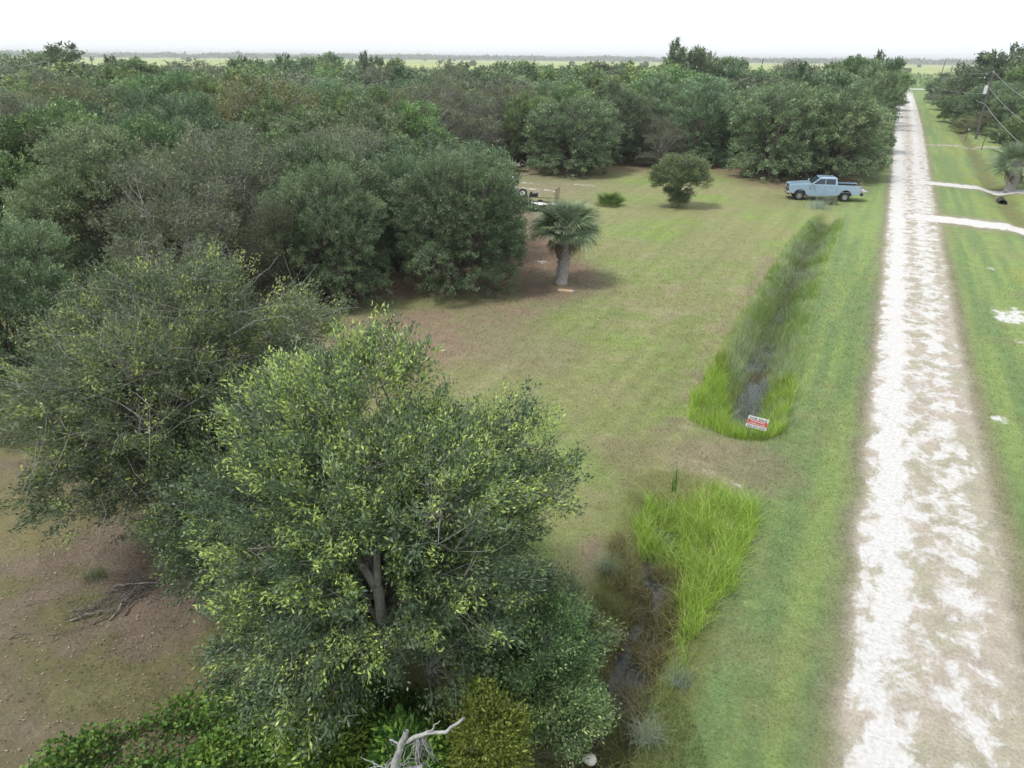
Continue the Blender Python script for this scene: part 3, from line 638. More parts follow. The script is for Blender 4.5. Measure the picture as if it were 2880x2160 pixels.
for i, (px, top, hw, D, k, lb) in enumerate([
    (170, 140, 95, 200, 0, 'huge dark treetop breaking the horizon at far left'),
    (60, 168, 80, 190, 1, 'dark treetop at the left edge below the far fields'),
    (235, 195, 60, 165, 0, 'rounded olive tree below the huge dark treetop, right of the pole'),
    (400, 160, 52, 185, 1, 'lone dark round tree standing before bright fields, left of centre'),
    (330, 182, 35, 200, 2, 'small rounded treetop just left of the lone dark round tree'),
    (520, 178, 40, 200, 2, 'small green treetop right of the lone dark round tree'),
    (700, 158, 50, 190, 3, 'green treetop touching the far treeline, left of the crooked tall one'),
    (800, 168, 52, 185, 0, 'dark crooked treetop left of the tallest middle treetop'),
    (930, 147, 68, 180, 1, 'tall jagged dark treetop standing over the horizon, left of centre'),
    (1040, 160, 38, 200, 0, 'round dark treetop just right of the tall jagged one'),
    (1115, 168, 45, 190, 2, 'wide flat treetop second right of the tall jagged one'),
    (1475, 163, 48, 165, 3, 'rounded green treetop alone above the middle of the wood'),
    (1385, 185, 30, 200, 0, 'little dark treetop before the fields near image centre'),
    (1690, 172, 55, 175, 1, 'dark dome treetop left of the highest twin treetops'),
    (1900, 132, 52, 170, 0, 'highest treetop of the wood, left of the twin'),
    (1965, 145, 48, 172, 1, 'second of the high twin treetops, right of the highest'),
    (2020, 152, 50, 175, 3, 'third high treetop stepping down right from the twins'),
    (2060, 185, 55, 165, 0, 'broad lower treetop right of the high twin treetops'),
    (2215, 168, 48, 185, 4, 'grey airy treetop standing over the horizon above the truck'),
    (2330, 165, 50, 170, 3, 'dense green treetop just left of the roadside trees')]):
    tree_spec('fargrey' if k == 4 else 'far', px, top, hw, D=D, vi=k, label=lb, group=G4, fat=1.45)
G5 = 'trees right of the road'
for i, (px, top, hw, D, kk, k, lb) in enumerate([
    (2800, 146, 66, 190, 'far', 0, 'highest dark tree of the mass right of the road'),
    (2745, 166, 52, 205, 'far', 1, 'dark tree sloping down left from the highest on the right'),
    (2865, 178, 55, 180, 'far', 2, 'green treetop at the right edge beside the highest one'),
    (2700, 190, 38, 225, 'far', 0, 'low dark tree behind the second utility pole'),
    (2632, 222, 24, 260, 'far', 1, 'small dark shrubby tree beside the far pole, right of the road'),
    (2650, 262, 30, 225, 'fargrey', 0, 'grey airy shrub tree leaning over the right verge'),
    (2762, 225, 50, 165, 'oak', 0, 'dark oak behind the transformer pole, right of the road'),
    (2845, 232, 50, 150, 'oak', 1, 'dark oak between transformer pole and right edge'),
    (2705, 262, 42, 180, 'green', 0, 'green tree between the two near utility poles'),
    (2800, 292, 42, 152, 'olive', 0, 'yellowish-green tree right of the transformer pole foot'),
    (2875, 305, 42, 118, 'green', 1, 'pale green tree at the right edge above the palms'),
    (2720, 325, 32, 158, 'olive', 1, 'low olive tree left of the transformer pole foot'),
    (2838, 355, 35, 138, 'green', 2, 'low bright bush-like tree behind the metal gate')]):
    tree_spec(kk, px, top, hw, D=D, vi=k, label=lb, group=G5, fat=1.55)
tree_spec('green', 2385, 520, 28, D=82, vi=2, name='shrub', label='small leafy shrub at the far end of the ditch behind the truck bed')
tree_spec('olive', 2335, 548, 20, D=69, vi=0, name='shrub', label='leafy weed bush at the ditch head in front of the truck')

# the rest of the wood, filled in between them
cand = []
r2 = np.random.default_rng(5)
kinds_log = []
def fill(lo, hi, space, tries, hmin, hmax):
    for _ in range(tries):
        D = sqrt(r2.uniform(lo*lo, hi*hi)); az = r2.uniform(-66, 1)
        x, y = D*sin(radians(az)), D*cos(radians(az))
        if not bool(inpoly(np.array(x), np.array(y), WOODS)): continue
        px, py, dep = proj((x, y, 4.0))
        if dep < 5 or px < -170 or px > 2560 or py > 1250: continue
        if px < 1350 and D > 178: continue
        rad = space*r2.uniform(.42, .66)
        if any((x-a)**2+(y-b)**2 < (.68*(rad+c))**2 for a, b, c in placed): continue
        d, _t = dline(np.array(x), np.array(y), WOODS+[WOODS[0]])
        if float(d) < rad*.2: continue
        # clearing for the parked camper and the trailers
        if any((x-q[0])**2+(y-q[1])**2 < q[2]**2 for q in ((*at(1285, 600)[:2], 8.0), (*at(1440, 480)[:2], 5.5))): continue
        h = (4.2+rad*1.0 if space < 9 else 7.6)+r2.uniform(hmin, hmax)+1.4*(vnoise(np.array(x*.05), np.array(y*.05), 3)-.5)
        placed.append((x, y, rad)); cand.append((D, px, py, x, y, rad, float(h)))
fill(22, 62, 6.6, 6000, -.7, .9)
fill(62, 110, 8.3, 6000, -.9, 1.1)
fill(110, 215, 12.5, 4000, 0, 2.6)
ORD = 'first second third fourth fifth sixth seventh eighth ninth tenth eleventh twelfth thirteenth fourteenth fifteenth'.split()
def ordn(i): return ORD[i] if i < 15 else '%d%s' % (i+1, {1: 'st', 2: 'nd', 3: 'rd'}.get((i+1) % 10 if (i+1) % 100 not in (11, 12, 13) else 0, 'th'))
BAND = [(0, 36, 'nearest rank'), (36, 46, 'second rank'), (46, 56, 'third rank'), (56, 68, 'fourth rank'), (68, 82, 'middle rank'), (82, 98, 'sixth rank'), (98, 120, 'far rank'), (120, 150, 'last but one rank'), (150, 400, 'farthest rank')]
LOOK = {'oak': 'dark green oak', 'green': 'mid-green leafy tree', 'olive': 'yellowish olive tree', 'grey': 'grey half-bare tree', 'far': 'distant dark green tree', 'fargrey': 'distant grey-brown tree', 'feather': 'feathery tree', 'near': 'dense silvery green tree'}
for lo, hi, bn in BAND:
    row = sorted([c for c in cand if lo <= c[0] < hi], key=lambda c: c[1])
    for i, (D, px, py, x, y, rad, h) in enumerate(row):
        u = r2.random()
        if D < 40: k = 'near' if u < .45 else ('grey' if u < .50 else 'green')
        elif D > 105: k = 'far' if u < .8 else 'fargrey'
        elif px < 800: k = ('grey' if u < .15 else 'olive' if u < .30 else 'green' if u < .78 else 'oak')
        elif px < 1450: k = ('grey' if u < .10 else 'olive' if u < .20 else 'green' if u < .72 else 'oak')
        else: k = ('grey' if u < .08 else 'olive' if u < .15 else 'green' if u < .5 else 'oak')
        v = V[k][int(r2.integers(0, len(V[k])))]
        nm = {'oak': 'oak_tree', 'near': 'oak_tree', 'far': 'oak_tree', 'green': 'laurel_tree', 'olive': 'laurel_tree', 'grey': 'half_bare_tree', 'fargrey': 'half_bare_tree'}[k]
        plant(v, (x, y, 0), h, rad*1.16, nm, '%s, %s from left, %s of the wood' % (LOOK[k], ordn(i), bn), group=G1, ry=rad*r2.uniform(.95, 1.3), rz=float(r2.uniform(0, 6.28)))
print('wood trees', len(cand), 'total', len(placed))

# ------------------------------------------------------------------ the near trees (meshes of their own)
def hero(name, label, C, D, hgt, rad, mat, wmat, hole=None, fork=None, **k):
    """C: point on the crown's axis, taken down to the ground"""
    wd, (Vv, F, t) = make_tree(hgt=hgt, rad=rad, **k)
    base = np.array([C[0], C[1], 0.0])
    if hole is not None:
        for (q0, q1, rr) in hole:      # an opening in the leaves that lets the fork of the trunk be seen
            A = np.asarray(q0)-base; B = np.asarray(q1)-base; c = Vv.reshape(-1, 4, 3)[:, 0]; ab = B-A; s_ = np.clip(((c-A)@ab)/(ab@ab), 0, 1)
            d = np.linalg.norm(c-A-s_[:, None]*ab, axis=1); keep = (d > rr*(1+.35*np.sin(c[:, 2]*7)+.2*np.sin(c[:, 0]*11))) | (rng.random(len(d)) < .06)
            Vv = Vv.reshape(-1, 4, 3)[keep].reshape(-1, 3); t = t[keep]; F = np.arange(len(Vv)).reshape(-1, 4)
    if fork is not None:
        f0, fl, fr_, fb = [np.asarray(q)-base for q in fork]
        Wv, Wf = wd
        for q0, q1, rr in hole:
            A = np.asarray(q0)-base; B = np.asarray(q1)-base; ab = B-A; s_ = np.clip(((Wv-A)@ab)/(ab@ab), 0, 1)
            bad = np.linalg.norm(Wv-A-s_[:, None]*ab, axis=1) < rr*1.1; Wf = Wf[~bad[Wf].any(1)]
        wd = (Wv, Wf)
        ax = f0-np.array([fb[0]*.6, fb[1]*.6, -.2]); ax /= np.linalg.norm(ax); fkm = join([tubes(np.linspace([fb[0]*.6, fb[1]*.6, -.2], f0+ax*.06, 8)[None], np.linspace(.13, .095, 8)[None], 12), tubes(np.array([f0-ax*.12, (f0+fl)/2+[0, 0, .02], fl, fl+(fl-f0)*.8+[0, 0, .1]])[None], np.array([[.085, .075, .065, .05]]), 10), tubes(np.array([f0-ax*.12, (f0+fr_)/2, fr_, fr_+(fr_-f0)*.9])[None], np.array([[.08, .07, .06, .045]]), 10)])
    o = thing(name, label, 'tree', tuple(base))
    wm = mesh_np(name+'_trunk', wd[0], wd[1], smooth=True); cm = mesh_np(name+'_crown', Vv, F, [('tint', 'FLOAT', 'FACE', t)])
    put('trunk', wm, wmat, o); put('crown', cm, mat, o)
    if fork is not None: put('forked_stem', mesh_np('forked_stem', *fkm, smooth=True), M_palebark, o)
    return o
C1 = spot(1062, 1450, 13.3)
fk = spot(1062, 1650, 13.0)
hero('laurel_tree', 'big foreground tree with lime new shoots and a forked pale trunk, beside the ditch', C1, 0, 6.35, 3.5, M_hero, M_greybark,
     hole=[(fk, fk+(np.array([0, 0, H])-fk)*.34, .34)]+[(q_, q_+(np.array([0, 0, H])-q_)*.3, .24) for q_ in (spot(1028, 1600, 12.8), spot(1058, 1590, 12.8), spot(1075, 1700, 13.0))], fork=(fk, spot(998, 1568, 12.9), spot(1058, 1545, 12.9), spot(1085, 1760, 13.2)), seed=101, clear=.15, lobes=52, tips=4300, per=66, ll=.088, lw=.030, spread=.125, spray=1.5, shag=.20, twig=.45, limb_r=.125, light=.42, up_twigs=.12, stems=2, nsub=5)
C2 = spot(530, 1140, 17.8)
hero('half_bare_tree', 'sprawling grey half-bare tree with long leafless limbs, left of the big foreground tree', C2, 0, 6.7, 3.65, M_dull, M_twig,
     seed=102, clear=.3, lobes=50, tips=4800, per=72, ll=.088, lw=.032, spread=.14, spray=1.5, shag=.28, twig=.9, limb_r=.12, light=.28, bare=.12, up_twigs=.7, nsub=7)
C3 = spot(720, 1380, 16.0)
hero('laurel_tree', 'dark leafy undergrowth tree in the shade between the two foreground trees', C3, 0, 4.2, 2.2, M_hero, M_greybark,
     seed=103, clear=.1, lobes=26, tips=1500, per=60, ll=.09, lw=.032, spread=.14, spray=1.4, shag=.2, twig=.5, limb_r=.08, light=.16, up_twigs=.2)
def shrub(label, px, py, depth, hgt, rad, mat, seed, tips=900, per=26, ll=.07, lw=.028, lobes=16, light=.3, name='shrub', **k):
    c = spot(px, py, depth); wd, (Vv, F, t) = make_tree(seed=seed, hgt=hgt, rad=rad, clear=.05, lobes=lobes, tips=tips, per=per, ll=ll, lw=lw, spread=.12, spray=1.4, shag=.18, twig=.4, limb_r=.04, light=light, **k)
    o = thing(name, label, 'shrub', (c[0], c[1], 0))
    put('stem', mesh_np('shrub_stem', wd[0], wd[1]), M_twig, o); put('foliage', mesh_np('shrub_foliage', Vv, F, [('tint', 'FLOAT', 'FACE', t)]), mat, o); return o
shrub('yellow-olive upright bush at the bottom centre, right of the bleached dead branch', 1370, 2020, 11.4, 2.55, .72, M_yolive, 111, tips=1500, per=30, lobes=20, taper=.5)
shrub('dull green shrub on the ditch bank right of the big foreground tree', 1590, 1690, 14.2, 1.7, 1.0, M_dull, 119, tips=1000)
shrub('green vine-draped shrub under the big foreground tree beside the ditch', 1500, 1800, 13.0, 2.3, 1.3, M_green, 112, tips=1500, lobes=20)
shrub('bright lime bush with big leaves left of the bleached dead branch', 935, 2080, 12.0, 1.5, .75, M_lime, 113, tips=700, per=20, ll=.12, lw=.045)
shrub('lime leafy bush at the bottom edge directly behind the dead branch', 1150, 2110, 11.6, 1.5, .7, M_lime, 114, tips=600, per=20, ll=.11, lw=.04)
shrub('bright green sapling under the left skirt of the big foreground tree', 1010, 1800, 14.0, 1.5, .8, M_lime, 115, tips=500, per=20, ll=.10, lw=.04)
shrub('dark bush under the big foreground tree, left of its trunk', 820, 1690, 15.0, 1.6, 1.3, M_hero, 116, tips=1200, light=.1)
shrub('dark green shrub between the yellow-olive bush and the ditch', 1560, 1930, 12.7, 1.5, .8, M_green, 118, tips=900)

# small round-topped tree on the lawn
P = at(1905, 583); h = height_of(P, 440)
wd, (Vv, F, t) = make_tree(seed=120, hgt=h, rad=2.45, clear=.15, tips=2300, per=24, ll=.11, lw=.05, spread=.17, twig=.5, limb_r=.09, light=.3,
    pts_lobes=[(-1.5, 0, 2.7, .95), (-.6, .4, 3.4, .95), (.4, -.3, 3.5, .9), (1.4, .2, 3.1, .95), (1.8, -.5, 2.3, .7), (-2.0, -.3, 2.2, .6), (-.9, -.9, 2.5, .9), (.6, .9, 2.7, .9), (.5, -1.0, 2.6, .85), (-.3, 1.3, 2.6, .8), (0, 0, 2.2, .8),
               (-.35, .1, 1.2, .55), (.25, -.2, .8, .6), (-.2, 0, .4, .55), (.4, .1, .3, .5), (-.9, 0, 1.3, .45), (.9, 0, 1.2, .4), (1.6, .8, 2.2, .5)], lobes=18)
o = thing('lawn_tree', 'small round-topped grey-green tree alone on the lawn left of the truck', 'tree', tuple(P), YAW*-1)
put('trunk', mesh_np('lawn_tree_trunk', wd[0], wd[1]), M_greybark, o); put('crown', mesh_np('lawn_tree_crown', Vv, F, [('tint', 'FLOAT', 'FACE', t)]), M_dull, o)

# ------------------------------------------------------------------ palms
def frond_mesh(name, seed, Lp=.9, Lb=1.05, nseg=34, droop=.55, curl=.5, mat=None, wid=.036, fan=124):
    r = np.random.default_rng(seed); parts = []; tv = []
    t = np.linspace(0, 1, 6); pp = np.stack([Lp*t, 0*t, -.10*Lp*t*t], 1)[None]
    pv, pf = tubes(pp, np.linspace(.018, .010, 6)[None], 4); parts.append((pv, pf)); tv.append(np.full(len(pf), .55))
    for i in range(nseg):
        a = radians(-fan+2*fan*i/(nseg-1)+r.normal(0, 2.2)); L = Lb*(.62+.38*cos(a*.62))*r.uniform(.8, 1.1)
        u = np.linspace(0, 1, 6); dirv = np.array([cos(a), sin(a), 0.0]); side = np.array([-sin(a), cos(a), 0.0])
        P = np.array([Lp, 0, -.10*Lp])+dirv*(L*u)[:, None]
        P[:, 2] += .10*abs(sin(a))*u*L-curl*L*u*u*.25*(1 if cos(a) > 0 else .6)-droop*L*np.clip(u-.5, 0, 1)**2*r.uniform(.7, 1.6)*1.6
        W = wid*np.array([.35, .9, 1.1, .85, .5, .05])*L
        fold = np.array([0, 0, .012])
        V_ = np.empty((18, 3)); V_[0::3] = P-side*W[:, None]*.5+fold; V_[1::3] = P; V_[2::3] = P+side*W[:, None]*.5+fold
        f = []
        for k in range(5): f += [[3*k, 3*k+1, 3*k+4, 3*k+3], [3*k+1, 3*k+2, 3*k+5, 3*k+4]]
        parts.append((V_, np.array(f))); tv.append(np.clip(np.repeat(.35+.12*r.normal()+.12*np.arange(5)/5, 2), 0, 1))
    V_, F_ = join(parts); me = mesh_np(name, V_, F_, [('tint', 'FLOAT', 'FACE', np.concatenate(tv))]); me.materials.append(mat); return me
FR = [frond_mesh('frond', i, mat=M_frond, nseg=46, droop=.22+.12*i, curl=.3) for i in range(4)]
M_palmetto = leaf_mat('palmetto_fronds', [(0, (.07, .12, .03)), (.5, (.17, .27, .07)), (1, (.36, .45, .14))], trans=.25, rnd=.2)
FS = [frond_mesh('palmetto_frond', 20+i, mat=M_palmetto, droop=.1+.1*i, curl=.2, nseg=30, Lb=.8, Lp=.8) for i in range(2)]
FD = [frond_mesh('dead_frond', 9+i, mat=M_dead, droop=1.6, curl=1.2, nseg=22, wid=.045, Lb=.85, fan=80) for i in range(2)]
def palm(label, P, trunk_h, size, nf=34, nd=9, seed=0, trunk_r=.17, name='cabbage_palm', group=None, flare=1.5, low=-18, fr=None):
    fr = fr or FR
    r = np.random.default_rng(seed); o = thing(name, label, 'palm tree', tuple(P), 0, group)
    if trunk_h > .3:
        t = np.linspace(0, 1, 10); path = np.stack([.12*np.sin(t*2.2), .05*t, -.15+(trunk_h+.15)*t], 1)[None]
        rd = trunk_r*(1+(flare-1)*np.exp(-t*9)+.25*np.sin(t*pi)); tv, tf = tubes(path, rd[None], 14); parts = [(tv, tf)]
        nb = int(trunk_h*46)                                             # old leaf bases wrapping the trunk
        for i in range(nb):
            z = .25+(trunk_h-.25)*i/nb; a = i*2.39996; k = z/trunk_h; rr = np.interp(k, t, rd); cx = .12*sin(k*2.2)
            d = np.array([cos(a), sin(a), 0]); s_ = np.array([-sin(a), cos(a), 0]); ln = .20*(.6+.9*k)*r.uniform(.7, 1.3); w_ = .06
            c = np.array([cx, .05*k, z])+d*rr*.82
            tip = c+d*(.13+.12*k)+np.array([0, 0, ln])+s_*r.normal(0, .05)
            v = np.array([c-s_*w_, c+s_*w_, tip+s_*w_*.35, tip-s_*w_*.35, c-s_*w_*.6-d*.06, c+s_*w_*.6-d*.06, tip+s_*.01-d*.05, tip-s_*.01-d*.05])
            parts.append((v, np.array([[0, 1, 2, 3], [5, 4, 7, 6], [1, 5, 6, 2], [4, 0, 3, 7], [3, 2, 6, 7]])))
        put('trunk', mesh_np('palm_trunk', *join(parts)), M_boot, o)
    for i in range(nf):
        a = i*2.39996; k = (i+.5)/nf; el = radians(82-(82-low)*k**.85+r.normal(0, 5)); s_ = size*(.78+.3*min(1, k*2.2))*r.uniform(.92, 1.08)
        put('frond', fr[i % len(fr)], None, o, loc=(.12*(trunk_h > .3)+.06*cos(a), .05+.06*sin(a), trunk_h+.05-.12*k), rot=(r.normal(0, .55), -el, a), scale=(s_,)*3)
    for i in range(nd):
        a = i*2.39996*1.3+.8+r.normal(0, .2); s_ = size*r.uniform(.7, .95)
        put('dead_frond', FD[i % 2], None, o, loc=(.12*(trunk_h > .3)+.1*cos(a), .1*sin(a), trunk_h-.15), rot=(r.normal(0, .5), radians(r.uniform(40, 68)), a), scale=(s_,)*3)
    return o
Pp = at(1578, 797); th = height_of(Pp, 640)
palm('cabbage palm with blue-green fans and shaggy grey trunk on the lawn edge', Pp, th, 1.0, nf=62, nd=12, seed=1, trunk_r=.25)
palm('low saw palmetto clump on the lawn between the cabbage palm and small tree', at(1715, 578), .0, .86, nf=34, nd=7, seed=2, name='saw_palmetto', low=18, fr=FS)
palm('squat palm with pinkish trunk beside the upper driveway, left one at the right edge', at(2838, 535), 2.6, 1.35, nf=36, nd=6, seed=3, trunk_r=.42, group='palms at the right edge', flare=1.1)
palm('squat palm right of the pinkish one, cut by the right edge', at(2898, 520), 3.0, 1.35, nf=34, nd=6, seed=4, trunk_r=.36, group='palms at the right edge', flare=1.1)
palm('tiny far palm silhouette beside the distant pole right of the road', at_dist(2639, 262), 6.6, 1.5, nf=24, nd=0, seed=5, trunk_r=.2)
# fallen palm remains
o = thing('palm_stump', 'collapsed brown palm skirt lying on bare soil left of the cabbage palm', 'palm stump', tuple(at(1398, 838)))
for i in range(9):
    a = i*.75; put('dead_frond', FD[i % 2], None, o, loc=(.06*cos(a), .06*sin(a), .32), rot=(.3*sin(i*2.1), radians(38+8*(i % 3)), a), scale=(.6,)*3)
MB().cyl((0, 0, -.05), (.05, 0, .22), .16, .09, 10).build('stub', M_bark, o)
P = at(1590, 820)
o = thing('wood_chunk', 'split orange-tan wood slab lying on the grass right of the palm foot', 'wood', tuple(P), .3)
MB().hexa([(-.45, -.09, 0), (.4, -.11, 0), (.5, .06, 0), (-.4, .12, 0), (-.42, -.07, .1), (.38, -.08, .07), (.44, .03, .11), (-.36, .1, .12)]).build('slab', flat('fresh_wood', (.42, .30, .19), .8), o, bev=.015)
MB().hexa([(.4, -.05, .02), (.62, .0, .02), (.6, .06, .02), (.38, .04, .02), (.4, -.04, .1), (.6, .01, .07), (.58, .05, .07), (.38, .03, .1)]).build('splinter', M_deadwood, o, bev=.01)

# ------------------------------------------------------------------ grasses, vines and litter
def band(pts, n, w0, w1, t0=0, t1=1, side=0):
    P = np.array(pts); seg = np.linalg.norm(np.diff(P, axis=0), axis=1); cum = np.r_[0, np.cumsum(seg)]/seg.sum()
    k = rng.uniform(t0, t1, n); x = np.interp(k, cum, P[:, 0]); y = np.interp(k, cum, P[:, 1])
    dx = np.interp(np.clip(k+.01, 0, 1), cum, P[:, 0])-np.interp(np.clip(k-.01, 0, 1), cum, P[:, 0]); dy = np.interp(np.clip(k+.01, 0, 1), cum, P[:, 1])-np.interp(np.clip(k-.01, 0, 1), cum, P[:, 1])
    l = np.hypot(dx, dy)+1e-9; off = rng.uniform(-1, 1, n); hw = w0+(w1-w0)*k
    if side: off = np.abs(off)*side
    return x-dy/l*off*hw, y+dx/l*off*hw, k, off
def inpx(x, y, pxs): return inpoly(x, y, P2(pxs))
def vcol(base, n, var=.25, alt=None, p=.0):
    c = np.array(base)[None]*rng.uniform(1-var, 1+var, (n, 1))*rng.uniform(.93, 1.07, (n, 3))
    if alt is not None: m = rng.random(n) < p; c[m] = np.array(alt)[None]*rng.uniform(1-var, 1+var, (m.sum(), 1))
    return c
def gz(x, y): return zone(x, y)[2]
# long ditch
parts = []
x, y, k, off = band(D1, 60000, 1.75, 1.05)
x = x+rng.normal(0, .15, len(x)); dens = fbm(x*1.1, y*1.1, 71, 3)
gap = np.abs(off) < (.20*(1-k)**2+.03)*(.1+1.8*sstep(.35, .65, fbm(x*.9, y*.45, 73, 3)))
m = (~gap | (rng.random(len(x)) < .45)) & (rng.random(len(x)) < (.25+1.3*sstep(.3, .6, dens))*(1-sstep(.86, 1.0, k+.12*(dens-.5)))); x, y, k, off, dens = [a[m] for a in (x, y, k, off, dens)]
n = len(x); b = sstep(.4, .62, fbm(x*.6, y*.6, 75, 3))[:, None]
c = vcol((.25, .37, .12), n, .4, (.30, .28, .15), .14)*(1-b)+vcol((.34, .42, .24), n, .4)*b
ed = np.abs(off) > .75; c[ed & (k > .05)] = c[ed & (k > .05)]*np.array([1.05, 1.1, .8])
mid = np.abs(off) < .3; c[mid] = c[mid]*.75+np.array([.03, .025, .015])
hh = rng.uniform(.25, .6, n)*(1+.25*(dens-.5))*np.where(np.abs(off) > .8, .6, 1)
parts.append(blades(np.c_[x, y, gz(x, y)], hh, .014+.022*k, c, .5, 3))
blade_obj('ditch_grass', parts, label='grey-green rank grass filling the long roadside ditch', cat='grass')
# lime grass round the ditch end by the sign
x = rng.uniform(-6, 0, 70000); y = rng.uniform(20, 32, 70000)
pl = [(1925, 1175), (1940, 1120), (1985, 1070), (2020, 1000), (2050, 1010), (2060, 1110), (2050, 1165), (2120, 1185), (2130, 1150), (2170, 1060), (2230, 1060), (2240, 1110), (2225, 1200), (2170, 1225), (2060, 1215), (1960, 1200)]
m = softpoly(x, y, P2(pl), .55)*1.3 > .35+.9*fbm(x*1.3, y*1.3, 78, 3); x, y = x[m], y[m]; n = len(x); q = fbm(x*1.5, y*1.5, 77, 3)
m = rng.random(n) < .35+1.0*sstep(.35, .6, q); x, y, q = x[m], y[m], q[m]; n = len(x)
fade = sstep(25, 29, y)[:, None]
c = vcol((.33, .50, .07), n, .35, (.48, .56, .18), .25)*(1-fade*.4)
blade_obj('lime_grass', [blades(np.c_[x, y, gz(x, y)], rng.uniform(.2, .8, n)*(.5+q), .02, c, .45, 3)], label='vivid lime grass ringing the ditch end behind the for-sale sign', cat='grass')
# near ditch: lime sedge on the road side and at its head, brown-olive on the other bank
x = rng.uniform(-8, 2, 400000); y = rng.uniform(6, 22, 400000)
pl = [(1800, 1420), (1830, 1380), (1900, 1362), (2010, 1372), (2125, 1420), (2135, 1480), (2090, 1590), (2050, 1690), (1985, 1800), (1920, 1900), (1860, 1990), (1800, 2010), (1820, 1900), (1880, 1790), (1905, 1690), (1900, 1590), (1850, 1560), (1790, 1540), (1775, 1480)]
m = (softpoly(x, y, P2(pl), .5)*1.3 > .35+.9*fbm(x*1.4, y*1.4, 82, 3)) & (rng.random(len(x)) < .30); xl, yl = x[m], y[m]; q = fbm(xl*1.6, yl*1.6, 79, 3)
m = rng.random(len(xl)) < .25+1.1*sstep(.36, .58, q); xl, yl, q = xl[m], yl[m], q[m]; n = len(xl); fade = (1-sstep(9.8, 12.5, yl))[:, None]
c = vcol((.33, .50, .075), n, .35, (.48, .56, .2), .25)*(1-fade)+vcol((.20, .30, .08), n, .35, (.30, .28, .14), .2)*fade
blade_obj('lime_sedge', [blades(np.c_[xl, yl, gz(xl, yl)], rng.uniform(.3, 1.0, n)*(1-.35*fade[:, 0])*(.4+1.1*q), .019, c, .55, 4)], label='tall vivid lime sedge along the road side of the near ditch', cat='grass')
pl2 = [(1745, 1500), (1790, 1560), (1800, 1640), (1770, 1740), (1720, 1850), (1690, 1960), (1600, 2160), (1450, 2160), (1560, 1980), (1650, 1800), (1690, 1640), (1710, 1540)]
pl3 = [(1800, 1545), (1900, 1560), (1930, 1620), (1900, 1760), (1850, 1880), (1790, 2000), (1760, 2160), (1690, 2160), (1700, 2040), (1770, 1930), (1830, 1800), (1865, 1690), (1870, 1600), (1820, 1590)]
pl4 = P2([(1830, 1580), (1890, 1590), (1870, 1700), (1820, 1820), (1760, 1940), (1700, 2060), (1640, 2160), (1600, 2160), (1690, 1980), (1770, 1830), (1820, 1700)])
parts = []
for q_, (pg, kp) in enumerate(((pl2, .5), (pl3, .42))):
    m = inpx(x, y, pg) & (rng.random(len(x)) < kp); xx, yy = x[m], y[m]; q = fbm(xx*1.7, yy*1.7, 81+q_, 3); m = rng.random(len(xx)) < .22+1.1*sstep(.4, .6, q); xx, yy = xx[m], yy[m]; n = len(xx)
    b = sstep(.42, .6, fbm(xx*.8, yy*.8, 85, 3))[:, None]
    c = vcol((.19, .21, .07), n, .35, (.28, .26, .13), .25)*(1-b)+vcol((.22, .21, .09), n, .35, (.30, .25, .14), .35)*b
    parts.append(blades(np.c_[xx, yy, gz(xx, yy)], rng.uniform(.25, .7, n), .018, c, .7, 3))
m = inpoly(x, y, pl4) & (rng.random(len(x)) < .30*(fbm(x*1.5, y*1.5, 86, 3) > .44)); xx, yy = x[m], y[m]; n = len(xx)
parts.append(blades(np.c_[xx, yy, gz(xx, yy)], rng.uniform(.2, .5, n)+.2, .016, vcol((.17, .17, .07), n, .4, (.25, .21, .13), .3), .9, 3))
blade_obj('marsh_grass', parts, label='brown and olive marsh grass on the banks of the near ditch', cat='grass')
# weeds at the bottom between ditch and verge
m = inpx(x, y, [(1690, 2040), (1800, 1960), (1900, 1940), (1960, 2040), (2000, 2200), (1500, 2200), (1560, 2100)]) & (rng.random(len(x)) < .3); xx, yy = x[m], y[m]; n = len(xx)
blade_obj('weeds', [blades(np.c_[xx, yy, gz(xx, yy)], rng.uniform(.08, .28, n), .016, vcol((.14, .21, .06), n, .4, (.22, .25, .11), .3), .8, 2)], label='low green weeds at the foot of the near ditch, bottom of the picture', cat='weeds')
# short lawn blades, thinning with distance
n = 760000
R_ = 9*(62/9)**rng.random(n); az = rng.uniform(radians(-66), radians(22), n); x = R_*np.sin(az); y = R_*np.cos(az)
c, wh, z = zone(x, y)
onroad = (x > 1.5) & (x < 4.7)
thin = (1-sstep(30, 62, R_))*np.where(wh > .3, .25, 1.0)*np.where(onroad, .18, 1.0)
li_ = softpoly(x, y, LITTER2, .5); thin = thin*(1-.72*li_*(1-sstep(.5, .62, fbm(x*.9, y*.9, 91, 3))))
woods = inpoly(x, y, WOODS); m = (rng.random(n) < thin) & ~woods; x, y, R_, c, z = x[m], y[m], R_[m], c[m], z[m]; n = len(x)
tuft = fbm(x*3.1, y*3.1, 93, 3)
straw = rng.random(n) < .22+.5*sstep(.5, .7, fbm(x*.8, y*.8, 95, 3))*.6
c = c*rng.uniform(.6, 1.65, (n, 1)); c[straw] = c[straw]*.5+np.array([.15, .13, .07])
hh = (.03+.05*tuft)*(R_/12)**.55*rng.uniform(.6, 1.4, n)*np.where((x > -2.2) & (x < 1.2), 1.15, .85)
blade_obj('lawn_grass', [blades(np.c_[x, y, z-.004], hh, .008*(R_/12)**.8, c*1.12, .9, 2)], label='short mown grass and straw over the lawn and verges', cat='grass')
